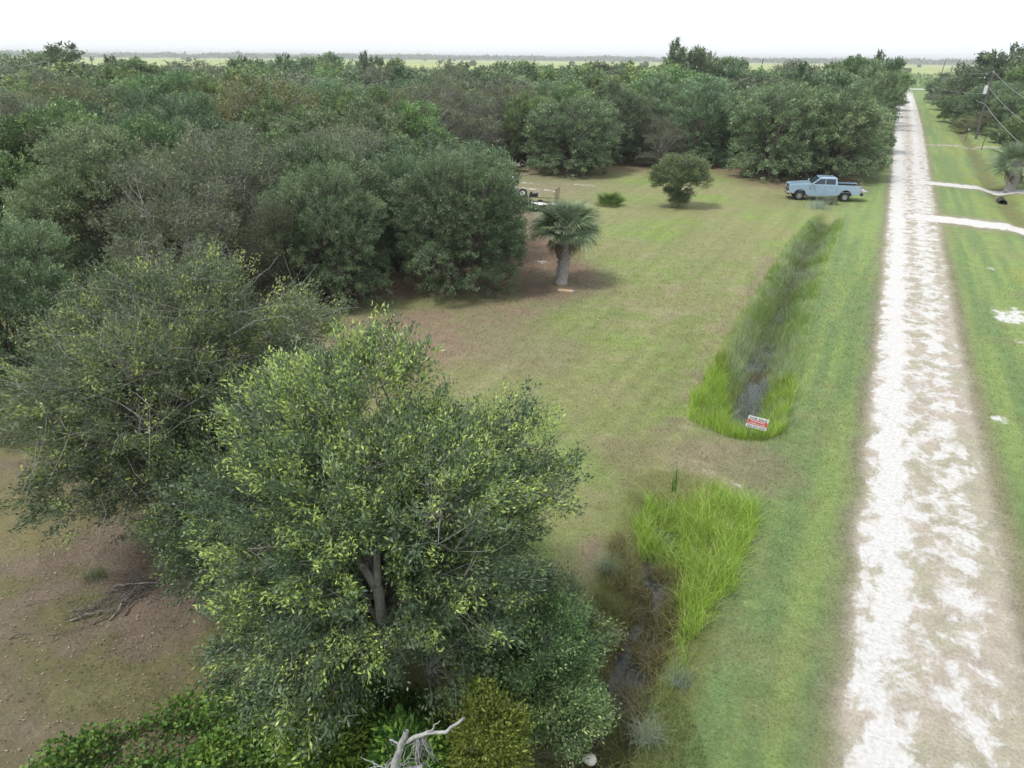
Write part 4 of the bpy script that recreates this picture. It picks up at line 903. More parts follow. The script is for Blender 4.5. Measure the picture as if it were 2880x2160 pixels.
# leaf litter
n = 60000; x = rng.uniform(-24, -3, n); y = rng.uniform(2, 40, n)
k_ = np.maximum(softpoly(x, y, LITTER2, .8), .5*softpoly(x, y, LITTER, 1.0)); m = rng.random(n) < k_*(.25+.75*fbm(x, y, 97, 3))*1.2; x, y = x[m], y[m]; n = len(x)
Vv, F = leaves(np.c_[x, y, np.full(n, .03)], rng.normal(0, 1, (n, 3))*np.array([1, 1, .05]), .075, .034)
Vv[:, 2] = .028+np.abs(rng.normal(0, .012, len(Vv))); c = vcol((.30, .235, .18), n, .35, (.17, .12, .09), .45)
me = mesh_np('leaf_litter', Vv, F, [('col', 'FLOAT_COLOR', 'FACE', c)]); o = put('leaf_litter', me, M_blade); o['kind'] = 'stuff'; o['label'] = 'dry brown fallen leaves scattered under the trees'
# vines spilling over the bottom edge
n = 150000; x = rng.uniform(-14, -3, n); y = rng.uniform(1, 11, n)
vp = [(60, 2250), (200, 2100), (380, 2060), (520, 2000), (700, 1960), (830, 1940), (980, 1940), (1180, 1960), (1300, 2100), (1420, 2300), (700, 2500)]
m = inpx(x, y, vp); x, y = x[m], y[m]; q = fbm(x*1.3, y*1.3, 99, 4); m = rng.random(len(x)) < .2+1.1*sstep(.32, .5, q); x, y, q = x[m], y[m], q[m]; n = len(x)
z = rng.random(n)**.6*(.10+.5*sstep(.3, .7, q)); Vv, F = leaves(np.c_[x, y, z], np.c_[rng.normal(0, 1, (n, 2)), np.full(n, .3)], .10, .062)
t = np.clip(.35+.3*(q-.5)+.22*rng.normal(0, 1, n)+.25*(z/.8-.4), 0, 1)
o = put('vine_cover', mesh_np('vine_cover', Vv, F, [('tint', 'FLOAT', 'FACE', t)]), M_lime); o['kind'] = 'stuff'; o['label'] = 'lime vines sprawling over the ground along the bottom edge'
# bunch grasses
BG = 'blue-grey bunch grasses'
for i, (px, py, hh, nn, cc, lb) in enumerate([
    (1440, 2165, .95, 420, (.30, .30, .25), 'fluffy grey-tan bunch grass at the bottom edge right of the olive bush'),
    (1822, 2080, .6, 260, (.26, .31, .23), 'pale blue-green bunch grass at the foot of the near ditch'),
    (700, 1990, .85, 220, (.17, .23, .17), 'dark blue-green bunch grass in shade above the bottom vines'),
    (850, 1960, .9, 260, (.16, .22, .16), 'tall blue-green bunch grass right of the darker one above the vines'),
    (1705, 1610, .75, 260, (.27, .32, .22), 'soft pale bunch grass on the left bank of the near ditch'),
    (1910, 1920, .45, 180, (.24, .30, .24), 'small grey bunch grass on the right bank of the near ditch'),
    (270, 1625, .5, 120, (.13, .20, .08), 'small green grass tuft above the brush pile'),
    (2300, 585, 1.2, 200, (.30, .38, .33), 'pale silvery reed tuft at the far head of the long ditch')]):
    P = at(px, py); sg = .13 if py > 700 else .55; Q = np.c_[P[0]+rng.normal(0, sg, nn), P[1]+rng.normal(0, sg, nn), np.zeros(nn)]
    ob = blade_obj('bunch_grass', [blades(Q, hh*rng.uniform(.5, 1.1, nn), .012 if py > 700 else .03, vcol(cc, nn, .3), .8, 4)], kind=None)
    tag(ob, lb, 'grass clump', BG)
P = at(1897, 1375)
ob = blade_obj('reed', [blades(np.c_[P[0]+rng.normal(0, .05, 16), P[1]+rng.normal(0, .05, 16), np.full(16, -.1)], rng.uniform(.7, 1.15, 16), .022, vcol((.07, .19, .03), 16, .2), .08, 4)], kind=None)
tag(ob, 'single tall dark green reed standing at the head of the near ditch', 'reed')

# ------------------------------------------------------------------ dead wood
def branch_obj(pts, r0, r1, sides=8, wob=.02, n=14, r=rng):
    P = np.array(pts, float); k = np.linspace(0, len(P)-1, n); i = np.clip(k.astype(int), 0, len(P)-2); f = (k-i)[:, None]
    C = P[i]*(1-f)+P[i+1]*f; C[1:-1] += r.normal(0, wob, (n-2, 3)); return tubes(C[None], np.linspace(r0, r1, n)[None], sides)
g = lambda px, py, d: spot(px, py, d)
o = thing('dead_branch', 'bleached dead branch forking up from the bottom edge of the picture', 'dead tree', tuple(at(1085, 2400)))
b0 = np.array(o.location)
def loc(pts): return [np.array(p)-b0 for p in pts]
root = np.array([b0[0], b0[1], -.1])
pr = [branch_obj(loc([root, g(1080, 2260, 9.9), g(1115, 2140, 9.6), g(1142, 2055, 9.4)]), .085, .034, 10, .012, 22)]
put('trunk', mesh_np('dead_trunk', *join(pr), smooth=True), M_deadwood, o)
for i, (pts, ra, rb) in enumerate([([g(1128, 2095, 9.5), g(1165, 2075, 9.4), g(1200, 2062, 9.35), g(1255, 2058, 9.3), g(1280, 2040, 9.25), g(1306, 2018, 9.2)], .032, .016),
                          ([g(1195, 2062, 9.35), g(1218, 2050, 9.3), g(1222, 2038, 9.3), g(1238, 2028, 9.3)], .012, .005),
                          ([g(1090, 2215, 9.8), g(1140, 2165, 9.8), g(1190, 2155, 9.8)], .05, .03),
                          ([g(1130, 2100, 9.5), g(1115, 2088, 9.5), g(1095, 2080, 9.5)], .02, .01)]):
    put('limb', mesh_np('dead_limb', *branch_obj(loc(pts), ra, rb, 8, .006, 16), smooth=True), M_deadwood, o)
tw = []
for i in range(26):
    a = g(1178+rng.uniform(-8, 22), 2068+rng.uniform(0, 10), 9.4); e = a+np.array([rng.normal(0, .10), rng.normal(0, .1), -rng.uniform(.25, .6)]); m_ = (a+e)/2+rng.normal(0, .05, 3)
    tw.append(branch_obj(loc([a, m_, e]), .007, .003, 4, .012, 8))
for i in range(18):
    a = g(1095+rng.uniform(-20, 20), 2160+rng.uniform(-20, 20), 9.7); e = a+np.array([rng.normal(0, .35), rng.normal(0, .3), rng.normal(0, .2)]); tw.append(branch_obj(loc([a, (a+e)/2+rng.normal(0, .06, 3), e]), .008, .003, 4, .012, 8))
put('twigs', mesh_np('dead_twigs', *join(tw)), M_deadwood, o)
# brush pile lower left
P = at(330, 1690); o = thing('brush_pile', 'pile of dead grey branches on the leaf litter at lower left', 'brush pile', tuple(P))
axis = at(470, 1640)-at(200, 1760); axis = axis/np.linalg.norm(axis)
for i in range(40):
    c = axis*rng.uniform(-.8, 1.1)+np.array([rng.normal(0, .25), rng.normal(0, .25), .03]); L = rng.uniform(.4, 1.1)*(1 if i > 8 else 1.4); th_ = rng.normal(0, .45)
    d = np.array([axis[0]*cos(th_)-axis[1]*sin(th_), axis[0]*sin(th_)+axis[1]*cos(th_), rng.uniform(-.02, .13)]); a = c-d*L/2; a[2] = max(a[2], .02); e = c+d*L/2; e[2] = abs(e[2])+.03; mdl = (a+e)/2+rng.normal(0, .07, 3)*np.array([1, 1, .5])+[0, 0, .08]
    ra = .009+.014*(i < 9)*rng.uniform(.7, 1.2); bl = [branch_obj([a, mdl, e], ra, ra*.35, 6, .02, 10)]
    for _ in range(3):
        s_ = a+(e-a)*rng.uniform(.3, .9)+[0, 0, .04]; bl.append(branch_obj([s_, s_+rng.normal(0, .14, 3)+[0, 0, .06], s_+rng.normal(0, .26, 3)+[0, 0, .05]], ra*.4, .003, 4, .01, 6))
    put('branch', mesh_np('brush_branch', *join(bl)), M_greybark if i % 4 == 0 else M_bark, o)
for i, (p0, p1, rr, lb) in enumerate([((70, 1705), (135, 1692), .014, 'dark stick on the litter left of the brush pile'), ((25, 1800), (90, 1783), .018, 'short dark stick below the brush pile near the left edge')]):
    a = at(*p0); e = at(*p1); a[2] = e[2] = .03; mdl = (a+e)/2+np.array([0, 0, .05]); ob = put('stick', mesh_np('stick', *branch_obj([a, mdl, e], rr, rr*.5, 6, .01, 10)), M_bark); tag(ob, lb, 'stick')
# pale rock
bm = MB(); bm.sph((0, 0, .05), .12, (1.2, .9, .7), 16); me = bm.mesh('rock', smooth=True)
for v in me.vertices: v.co *= 1+.22*(float(vnoise(np.array(v.co.x*7+3), np.array(v.co.y*7+v.co.z*5), 5))-.5)*2
tag(put('rock', me, flat('pale_rock', (.42, .40, .36), .9, bump=.5), loc=tuple(at(1660, 2142))), 'pale round rock in the grass at the bottom edge by the ditch', 'rock')


# ------------------------------------------------------------------ pickup truck
M_paint = flat('pale_blue_paint', (.27, .385, .50), .22, 0, .5, .03, 2, coat=.8)
M_glass = flat('tinted_glass', (.02, .03, .045), .06, 0, .6, .05)
M_tyre = flat('tyre_rubber', (.025, .025, .027), .8); M_rim = flat('alloy', (.55, .56, .58), .3, .7); M_black = flat('black_plastic', (.02, .02, .022), .6)
M_chrome = flat('chrome', (.75, .76, .78), .15, .9); M_red = flat('red_lens', (.42, .02, .02), .2, 0, .5, .1, coat=.6); M_lamp = flat('clear_lens', (.7, .72, .75), .1, 0, .6, .05, coat=1)
M_bed = flat('bed_liner', (.03, .032, .035), .8); M_white = flat('white_paint', (.72, .73, .74), .45); M_trim = flat('grey_trim', (.24, .28, .30), .5)
hd = radians(196.4); cx_, cy_ = -4.41, 71.06
T = thing('pickup_truck', 'pale blue four-door pickup truck with its tailgate down, parked on the grass', 'pickup truck', (cx_, cy_, 0), hd)
T.scale = (.95, .96, .97)
def arc(cx, cz, r, a0, a1, n=12): return [(cx+r*cos(radians(a0+(a1-a0)*i/n)), cz+r*sin(radians(a0+(a1-a0)*i/n))) for i in range(n+1)]
prof = [(-3.3, .66), (-2.72, .62)]+[p for p in arc(-2.03, .52, .56, 168, 12) if p[1] > .5]+[(-1.42, .52), (1.42, .50)]+[p for p in arc(2.03, .50, .56, 172, 8) if p[1] > .5]+[(2.66, .60), (2.93, .68), (3.04, .95), (3.03, 1.28), (2.90, 1.40), (1.2, 1.50), (.95, 1.46), (-1.20, 1.46), (-1.24, 1.48), (-3.34, 1.48), (-3.36, 1.2)]
b = MB()
b.prism(prof, .90, 1.0).prism(prof, -1.0, -.90)
b.prism([(2.9, .95), (3.0, 1.27), (2.86, 1.42), (1.2, 1.56), (.95, 1.54), (.95, .8)], -.91, .91)          # bonnet and engine bay
b.prism([(-1.2, .52), (-1.22, 1.45), (.95, 1.45), (.95, .52)], -.905, .905)                                  # cab floor block
b.box((-1.29, 0, 1.1), (.08, 1.84, .62)); b.box((-2.3, 0, .82), (2.0, 1.84, .06))
b.build('body', M_paint, T, bev=.018)
MB().box((-2.3, 0, .87), (1.9, 1.76, .03)).box((-2.3, .885, 1.12), (1.95, .02, .5)).box((-2.3, -.885, 1.12), (1.95, .02, .5)).box((-1.235, 0, 1.14), (.02, 1.76, .5)).box((-2.03, .72, 1.0), (1.0, .3, .24), bev=.03).box((-2.03, -.72, 1.0), (1.0, .3, .24), bev=.03).build('bed_liner', M_bed, T)
MB().box((-2.3, .95, 1.49), (2.06, .10, .025)).box((-2.3, -.95, 1.49), (2.06, .10, .025)).build('bed_rail', M_black, T)
cabw = MB(); z0, z1 = 1.44, 2.08
cabw.hexa([(1.10, -.95, z0), (1.10, .95, z0), (-1.22, .95, z0), (-1.22, -.95, z0), (.34, -.80, z1), (.34, .80, z1), (-1.12, .81, z1), (-1.12, -.81, z1)])
cabw.build('cab', M_paint, T, bev=.05)
cr = MB().hexa([(.28, -.72, 2.07), (.28, .72, 2.07), (-1.04, .74, 2.07), (-1.04, -.74, 2.07), (.15, -.62, 2.11), (.15, .62, 2.11), (-.94, .62, 2.11), (-.94, -.62, 2.11)]).build('roof_panel', M_paint, T, bev=.02)
def side_pt(x, z, s): k = (z-z0)/(z1-z0); return (x, s*(.95-.145*k+.008), z)
for s_ in (1, -1):
    for (a, nm) in (([(.95, 1.50), (.38, 1.94), (-.10, 1.97), (-.10, 1.50)], 'window'), ([(-.16, 1.50), (-.16, 1.97), (-1.00, 1.96), (-1.03, 1.50)], 'window')):
        bm_ = MB(); vs = [bm_.bm.verts.new(side_pt(x, z, s_)) for x, z in a]; vo = [bm_.bm.verts.new((p.co.x, p.co.y-s_*.02, p.co.z)) for p in vs]
        bm_.bm.faces.new(vs); bm_.bm.faces.new(vo[::-1])
        for i in range(4): bm_.bm.faces.new((vs[i], vs[(i+1) % 4], vo[(i+1) % 4], vo[i]))
        bm_.build(nm, M_glass, T)
MB().hexa([(1.075, -.86, 1.52), (1.075, .86, 1.52), (.98, .86, 1.50), (.98, -.86, 1.50), (.44, -.74, 2.03), (.44, .74, 2.03), (.34, .74, 2.01), (.34, -.74, 2.01)]).build('windshield', M_glass, T)
MB().hexa([(-1.15, -.78, 1.55), (-1.15, .78, 1.55), (-1.225, .78, 1.55), (-1.225, -.78, 1.55), (-1.08, -.70, 1.98), (-1.08, .70, 1.98), (-1.145, .70, 1.98), (-1.145, -.70, 1.98)]).build('rear_window', M_glass, T)
for s_ in (1, -1):
    for xx in (.42, -.72): MB().box((xx, s_*1.012, 1.32), (.2, .03, .035), bev=.01).build('door_handle', M_chrome, T)
    for xx in (1.02, -.12, -1.16): MB().box((xx, s_*1.0015, .98), (.014, .004, .8)).build('door_seam', M_black, T)
    m_ = MB().box((.98, s_*1.16, 1.56), (.12, .2, .28), bev=.04).build('side_mirror', M_chrome, T); MB().box((.98, s_*1.03, 1.48), (.05, .14, .05)).build('mirror_arm', M_black, m_)
    MB().box((0.1, s_*.94, .47), (2.3, .2, .07), bev=.02).build('running_board', M_trim, T)
    MB().box((1.2, s_*1.003, 1.15), (.05, .006, .34)).build('fender_vent', M_black, T)
    for xw in (2.03, -2.03):
        MB().prism(arc(xw, .50, .57, 178, 2, 14), s_*.62, s_*.895).build('wheel_well', M_black, T)
        pts = arc(xw, .50, .60, 168, 12, 14)+arc(xw, .50, .54, 12, 168, 14)
        MB().prism(pts, s_*.985, s_*1.035).build('wheel_flare', M_trim if xw < 0 else M_paint, T)
        w_ = MB().torus((xw, s_*.86, .42), .315, .115, 'Y', 32, 10, 1.25).build('wheel', M_tyre, T, smooth=True)
        rm = MB(); rm.torus((xw, s_*.955, .42), .205, .022, 'Y', 28, 6).cyl((xw, s_*.86, .42), (xw, s_*.965, .42), .055, n=12)
        for q in range(8): a_ = q*pi/4; rm.box((xw+.12*cos(a_), s_*.94, .42+.12*sin(a_)), (.17, .02, .045), Matrix.Rotation(-a_, 3, 'Y'))
        rm.build('rim', M_rim, w_); MB().cyl((xw, s_*.80, .42), (xw, s_*.90, .42), .2, n=24).build('brake_disc', M_black, w_)
    MB().box((2.95, s_*.80, 1.14), (.16, .28, .30), bev=.03).build('headlight', M_lamp, T)
    tl = MB().box((-3.325, s_*.93, 1.14), (.08, .15, .42), bev=.015).build('taillight', M_red, T); MB().box((-3.34, s_*.94, 1.12), (.06, .14, .10), bev=.01).build('reverse_lamp', M_lamp, tl)
gr = MB().box((3.02, 0, 1.08), (.06, 1.3, .44), bev=.02).build('grille', M_black, T); MB().box((3.05, 0, 1.15), (.03, 1.28, .05)).box((3.05, 0, 1.0), (.03, 1.28, .05)).build('grille_bar', M_chrome, gr)
MB().box((3.05, 0, .70), (.2, 1.96, .20), bev=.05).build('front_bumper', M_chrome, T); MB().box((3.0, 0, .54), (.2, 1.7, .12), bev=.03).build('air_dam', M_black, T)
MB().box((-3.5, 0, .66), (.24, 1.9, .18), bev=.04).box((-3.62, 0, .60), (.2, .1, .08)).build('rear_bumper', M_black, T)
tg = MB().box((-3.68, 0, .93), (.60, 1.66, .06), bev=.015).build('tailgate', flat('tailgate_inner', (.32, .35, .40), .5), T); MB().box((-3.4, .82, 1.08), (.5, .012, .012), Matrix.Rotation(-.55, 3, 'Y')).box((-3.4, -.82, 1.08), (.5, .012, .012), Matrix.Rotation(-.55, 3, 'Y')).build('stay_cable', M_black, tg)
MB().box((0, .35, .42), (5.2, .08, .14)).box((0, -.35, .42), (5.2, .08, .14)).cyl((-2.03, -.85, .42), (-2.03, .85, .42), .06).cyl((2.03, -.85, .42), (2.03, .85, .42), .06).build('chassis', M_black, T)
MB().box((-1.6, .96, .58), (.42, .08, .1)).box((-1.6, -.96, .58), (.42, .08, .1)).build('mud_guard', M_black, T)

# ------------------------------------------------------------------ for-sale sign
P = at(2124, 1226); hz = height_of(P, 1190)
ang = atan2(-P[0], -P[1]) ; face = math.atan2(0-P[1], 0-P[0])+pi/2      # the board looks at the road's near end
S = thing('sale_sign', 'small white and red for-sale sign leaning in the lime grass at the ditch end', 'sign', (P[0], P[1], 0), face+radians(4))
tilt = radians(7.5)
def tz(p): x, z = p[0], p[2]; return Vector((x*cos(tilt)+z*sin(tilt), p[1], hz-x*sin(tilt)+z*cos(tilt)))
Rm = Matrix.Rotation(tilt, 3, 'Y')
sw, sh_ = .66, .42
M_signw = flat('sign_white', (.72, .74, .74), .5, var=.04); M_signr = flat('sign_red', (.55, .10, .09), .5, var=.05); M_navy = flat('sign_navy', (.03, .05, .13), .5, var=.05); M_signo = flat('sign_edge', (.62, .42, .25), .5)
bd = MB().box(tz((0, 0, 0)), (sw, .012, sh_), Rm).build('board', M_signw, S)
MB().box(tz((0, -.008, 0)), (sw-.03, .004, sh_*.42), Rm).build('red_band', M_signr, bd)
for sx_ in (-1, 1): MB().box(tz((sx_*(sw/2-.006), -.008, 0)), (.008, .004, sh_*.45), Rm).build('edge_line', M_signo, bd)
for sx_ in (-.2, .2): MB().cyl((sx_, .014, -.1), (sx_+.02, .014, hz+.1), .007, n=6).build('stake', M_wood, S)
def text(txt, x, z, w_, h_, mat, parent, name='lettering'):
    c = bpy.data.curves.new('lettering', 'FONT'); c.body = txt; c.align_x = 'CENTER'; c.align_y = 'CENTER'; c.extrude = .002; c.offset = .012
    o = bpy.data.objects.new('tmp', c); COL.objects.link(o); bpy.context.view_layer.update()
    me = bpy.data.meshes.new_from_object(o.evaluated_get(bpy.context.evaluated_depsgraph_get())); bpy.data.objects.remove(o)
    xs_ = [v.co.x for v in me.vertices]; ys_ = [v.co.y for v in me.vertices]; mx_, mn_ = max(xs_), min(xs_); my_, ny_ = max(ys_), min(ys_)
    for v in me.vertices:
        u = (v.co.x-(mx_+mn_)/2)/(mx_-mn_)*w_+x; q = (v.co.y-(my_+ny_)/2)/(my_-ny_)*h_+z; v.co = tz((u, -.011-v.co.z*.3, q))
    me.name = 'lettering'; return put(name, me, mat, parent)
text('FOR SALE', 0, .145, .56, .075, M_navy, bd)
text('OKEECHOBEE', 0, .042, .46, .05, M_signw, bd); text('HOMES & LAND', 0, -.045, .54, .05, M_signw, bd)
text('863-357-3030', 0, -.155, .58, .06, M_navy, bd)

# ------------------------------------------------------------------ trailers and camper behind the palm
P = at(1425, 478)
o = thing('flatbed_trailer', 'black flatbed trailer with weathered plank deck parked under the grey tree', 'trailer', (P[0], P[1], 0), radians(-8))
MB().box((0, .55, .62), (4.6, .10, .14)).box((0, -.95, .62), (4.6, .10, .14)).box((2.3, -.2, .62), (.10, 1.6, .14)).box((-2.3, -.2, .62), (.1, 1.6, .14)).box((-3.0, -.5, .6), (1.5, .08, .1), Matrix.Rotation(.35, 3, 'Z')).box((-3.0, .1, .6), (1.5, .08, .1), Matrix.Rotation(-.35, 3, 'Z')).build('frame', M_black, o)
dk_ = MB()
for i in range(7): dk_.box((0, -.86+.22*i, .71), (4.5, .2, .04))
dk_.build('deck', flat('grey_planks', (.33, .31, .30), .9), o)
for sx_ in (-.45, .45):
    for sy_ in (-1.1, .7): w_ = MB().torus((sx_, sy_, .36), .26, .10, 'Y', 24, 8, 1.1).build('wheel', M_tyre, o, smooth=True); MB().cyl((sx_, sy_-.06, .36), (sx_, sy_+.06, .36), .15, n=16).build('rim', M_black, w_)
for sy_ in (-1.12, .72): MB().box((0, sy_, .74), (1.9, .28, .03), bev=.01).build('fender', M_black, o)
for sx_ in (-2.0, -1.6): MB().cyl((sx_, -1.0, .6), (sx_, -1.0, 1.35), .035).build('stake_post', M_rim, o)
w_ = MB().torus((2.3, -.3, .95), .28, .11, 'Y', 24, 8).build('spare_wheel', M_tyre, o, smooth=True)
P = at(1512, 590)
o = thing('utility_trailer', 'pale utility trailer with upright mesh ramp gate, half hidden behind the cabbage palm', 'trailer', (P[0], P[1], 0), radians(12))
MB().box((-.2, 0, .45), (3.6, 1.7, .05)).build('deck', flat('bleached_deck', (.55, .53, .52), .9), o)
MB().box((-.2, .85, .5), (3.6, .06, .12)).box((-.2, -.85, .5), (3.6, .06, .12)).box((-2.4, .3, .45), (1.3, .06, .08), Matrix.Rotation(-.5, 3, 'Z')).box((-2.4, -.3, .45), (1.3, .06, .08), Matrix.Rotation(.5, 3, 'Z')).box((-.2, .85, .85), (3.6, .04, .04)).box((-.2, -.85, .85), (3.6, .04, .04)).build('frame', M_black, o)
gt = MB()
for yy_ in (-.85, -.28, .28, .85): gt.box((1.6, yy_, 1.1), (.045, .045, 1.3))
for zz_ in (.5, 1.75): gt.box((1.6, 0, zz_), (.05, 1.75, .05))
gt.build('ramp_gate', flat('rust_brown', (.12, .08, .07), .8), o)
for sy_ in (-1.0, 1.0): w_ = MB().torus((0, sy_, .34), .24, .095, 'Y', 24, 8).build('wheel', M_tyre, o, smooth=True); MB().cyl((0, sy_-.05, .34), (0, sy_+.05, .34), .15, n=16).build('rim', M_white, w_)
P = at(1484, 572)
o = thing('spare_wheel', 'upright trailer wheel with white rim and black tyre, left of the ramp gate', 'wheel', (P[0]-.2, P[1]-.6, 0), radians(20))
MB().torus((0, 0, .95), .30, .09, 'Y', 28, 8).build('tyre', M_tyre, o, smooth=True); MB().cyl((0, -.04, .95), (0, .05, .95), .24, .22, 20).build('rim', M_white, o); MB().cyl((0, -.06, .95), (0, -.03, .95), .04, n=10).build('hub', M_black, o); MB().box((0, .12, .42), (.09, .08, .9)).box((.0, .12, .02), (.5, .5, .04)).build('stand', M_white, o)
P = at(1525, 572)
o = thing('generator', 'small black engine block sitting on the pale trailer deck', 'generator', (P[0]-.7, P[1]-.3, .48), radians(12))
MB().box((0, 0, .2), (.7, .42, .3), bev=.04).cyl((-.2, -.1, .34), (-.2, -.1, .5), .1).build('housing', M_black, o); MB().cyl((.15, -.2, .42), (.35, .2, .42), .07).build('fuel_tank', flat('grey_tank', (.25, .26, .28), .4), o)
P = at(1290, 612)
o = thing('camper_trailer', 'white camper trailer glimpsed through the leaves of the broad dark oak', 'camper', (P[0], P[1]+3.0, 0), radians(10))
b = MB().prism([(-2.9, .55), (-3.0, 1.6), (-2.6, 2.65), (2.7, 2.75), (2.95, 2.3), (2.95, .55)], -1.2, 1.2); b.build('body', M_white, o, bev=.06)
for (xx, nm) in ((-1.6, 'window'), (1.5, 'window')): f_ = MB().box((xx, -1.205, 1.75), (.9, .03, .55)).build(nm, M_chrome, o); MB().box((xx, -1.225, 1.75), (.8, .02, .45)).build('pane', M_glass, f_)
dr_ = MB().box((0, -1.21, 1.5), (.7, .03, 1.75)).build('door', flat('camper_door', (.6, .62, .64), .5), o); MB().box((.26, -1.24, 1.45), (.05, .04, .12)).build('handle', M_black, dr_)
MB().box((0, -1.203, .95), (5.6, .012, .12)).build('stripe', flat('stripe_grey', (.2, .22, .26), .5), o); MB().box((.3, 0, 2.8), (.8, .7, .2), bev=.05).build('roof_vent', M_white, o)
for sx_ in (-.4, .45): w_ = MB().torus((sx_, -1.1, .36), .25, .1, 'Y', 24, 8).build('wheel', M_tyre, o, smooth=True); MB().cyl((sx_, -1.15, .36), (sx_, -1.05, .36), .15, n=16).build('rim', M_rim, w_)
MB().box((-3.4, 0, .5), (1.0, .1, .1)).build('tow_bar', M_black, o)
# wheels of the far side sit on one axle
P = at(1462, 485+8); o = thing('fallen_board', 'short pale board lying on the grass below the black trailer', 'board', (P[0]+.5, P[1], 0), .2); MB().box((0, 0, .05), (.75, .16, .04), bev=.008).build('plank', M_deadwood, o); MB().box((.1, .05, .09), (.5, .1, .03), bev=.005).build('batten', M_deadwood, o)

# ------------------------------------------------------------------ power line, gate, posts and culvert on the right
def utility_pole(label, P, h, lean=(0, 0), transformer=False, arms=True, r=.15, group='utility poles', dark=False):
    o = thing('utility_pole', label, 'utility pole', (P[0], P[1], 0), 0, group)
    top = Vector((lean[0], lean[1], h)); pol = put('pole', mesh_np('pole', *tubes(np.linspace((0, 0, -.2), tuple(top), 6)[None], np.linspace(r, r*.62, 6)[None], 12)), M_wood, o)
    f = lambda z: Vector((lean[0]*z/h, lean[1]*z/h, z))
    if arms:
        MB().box(f(h-.9)+Vector((-.5, 0, 0)), (1.1, .08, .10)).build('crossarm', M_wood, o)
        for p_ in (f(h)+Vector((0, 0, .0)), f(h-.9)+Vector((-.98, 0, .05))): MB().cyl(p_, p_+Vector((0, 0, .22)), .06, .045, 8).cyl(p_+Vector((0, 0, .1)), p_+Vector((0, 0, .14)), .09, n=10).build('insulator', M_white, o)
    if transformer:
        c = f(h-2.6)+Vector((-.42, -.05, 0)); t_ = MB().cyl(c-Vector((0, 0, .5)), c+Vector((0, 0, .5)), .27, n=18).cyl(c+Vector((0, 0, .5)), c+Vector((0, 0, .58)), .29, .2, 18).build('transformer', flat('transformer_grey', (.55, .57, .6), .5), o, smooth=False)
        MB().cyl(c+Vector((-.1, 0, .55)), c+Vector((-.1, 0, .82)), .04).cyl(c+Vector((.12, 0, .55)), c+Vector((.12, 0, .82)), .04).build('bushing', M_white, t_)
    return o
PA = at(2744, 391); hA = height_of(PA, 204)
tp = at_dist(2786, np.hypot(*PA[:2]))
leanx = 0.0; tp = PA
utility_pole('leaning dark utility pole with grey transformer and insulators, right of the road', PA, hA, (leanx*.55, tp[1]-PA[1]), True, r=.19)
PB = at(2655, 282); PB2 = at_dist(2678, np.hypot(*PB[:2])); hB = height_of(PB, 185)
utility_pole('second utility pole with small transformer, farther along the right verge', PB, hB, (0, 0), True, r=.19)
PC_ = at_dist(2634, 395); utility_pole('thin far pole against the bright field right of the road', PC_, height_of(PC_, 164), (1, 0), False, False, r=.25)
PD = at_dist(2119, 230); utility_pole('lone tilted pole standing above the trees over the truck', PD, height_of(PD, 165), (1.0, 0), False, False, r=.2)
PE = at_dist(192, 150); utility_pole('grey leaning pole among the treetops at upper left', PE, height_of(PE, 168), (-.6, 0), False, False, r=.2)
PF = at_dist(340, 300); utility_pole('pole beside the lone dark round tree, before the field', PF, height_of(PF, 152), (-1, 0), False, False, r=.22)
PG = at_dist(272, 380); utility_pole('faint far pole in the bright field at upper left', PG, height_of(PG, 158), (-.5, 0), False, False, r=.22)
for i, (px, dd, tp_) in enumerate([(1265, 420, 164), (1237, 430, 170), (32, 420, 148)]):
    Q = at_dist(px, dd); utility_pole(['faint pole in the far field left of centre, right of its twin', 'shorter faint pole in the far field left of centre', 'faint pole at the far upper left edge'][i], Q, height_of(Q, tp_), (0, 0), False, False, r=.2)
def wire(label, a, b, sag, r=.02, n=24):
    a = np.array(a, float); b = np.array(b, float); t = np.linspace(0, 1, n)[:, None]; C = a*(1-t)+b*t; C[:, 2] -= 4*sag*(t*(1-t))[:, 0]
    ob = put('wire', mesh_np('wire', *tubes(C[None], np.full((1, n), r), 5)), flat('wire_grey', (.32, .34, .36), .5) if 'wire_grey' not in bpy.data.materials else bpy.data.materials['wire_grey']); tag(ob, label, 'wire', 'power line wires')
topA = np.array([PA[0]+leanx*.55, PA[1]+(tp-PA)[1], hA+.15]); tB = np.array([PB[0], PB[1], hB+.15])
def onA(z): return np.array([PA[0]+leanx*.55*z/hA, PA[1]+(tp-PA)[1]*z/hA, z])
def through(px, py, D):       # a point at distance D in the direction of a photo point
    d = fw+(px-CX)/FP*rt-(py-CY)/FP*up; s_ = D/np.linalg.norm(d[:2]); return np.array([0, 0, H])+d*s_
wire('topmost wire running from the transformer pole to the right edge', topA, through(3010, 340, 75), .6, .02)
wire('middle wire running from the transformer pole to the right edge', onA(hA-2.2), through(3010, 420, 75), .7, .02)
wire('lowest thick wire running from the transformer pole to the right edge', onA(hA-4.6), through(3010, 505, 75), .7, .025)
wire('low wire sagging between the two near poles', onA(hA-4.6), tB-np.array([0, 0, 2.5]), 1.2, .035)
wire('upper wire between the two near poles', topA, tB, 1.2, .02)
wire('thin service wire running left from transformer pole across the road', onA(hA-3.1), tB-np.array([6, -4, 5.2]), .8, .02)
PL0 = at_dist(-60, 190)
wire('upper wire crossing the treetops at far left', (PE[0]-1.4, PE[1], height_of(PE, 172)), (PL0[0], PL0[1], height_of(PL0, 196)), .5, .04)
wire('lower wire crossing the treetops at far left', (PE[0]-1.2, PE[1], height_of(PE, 188)), (PL0[0], PL0[1], height_of(PL0, 212)), .5, .04)
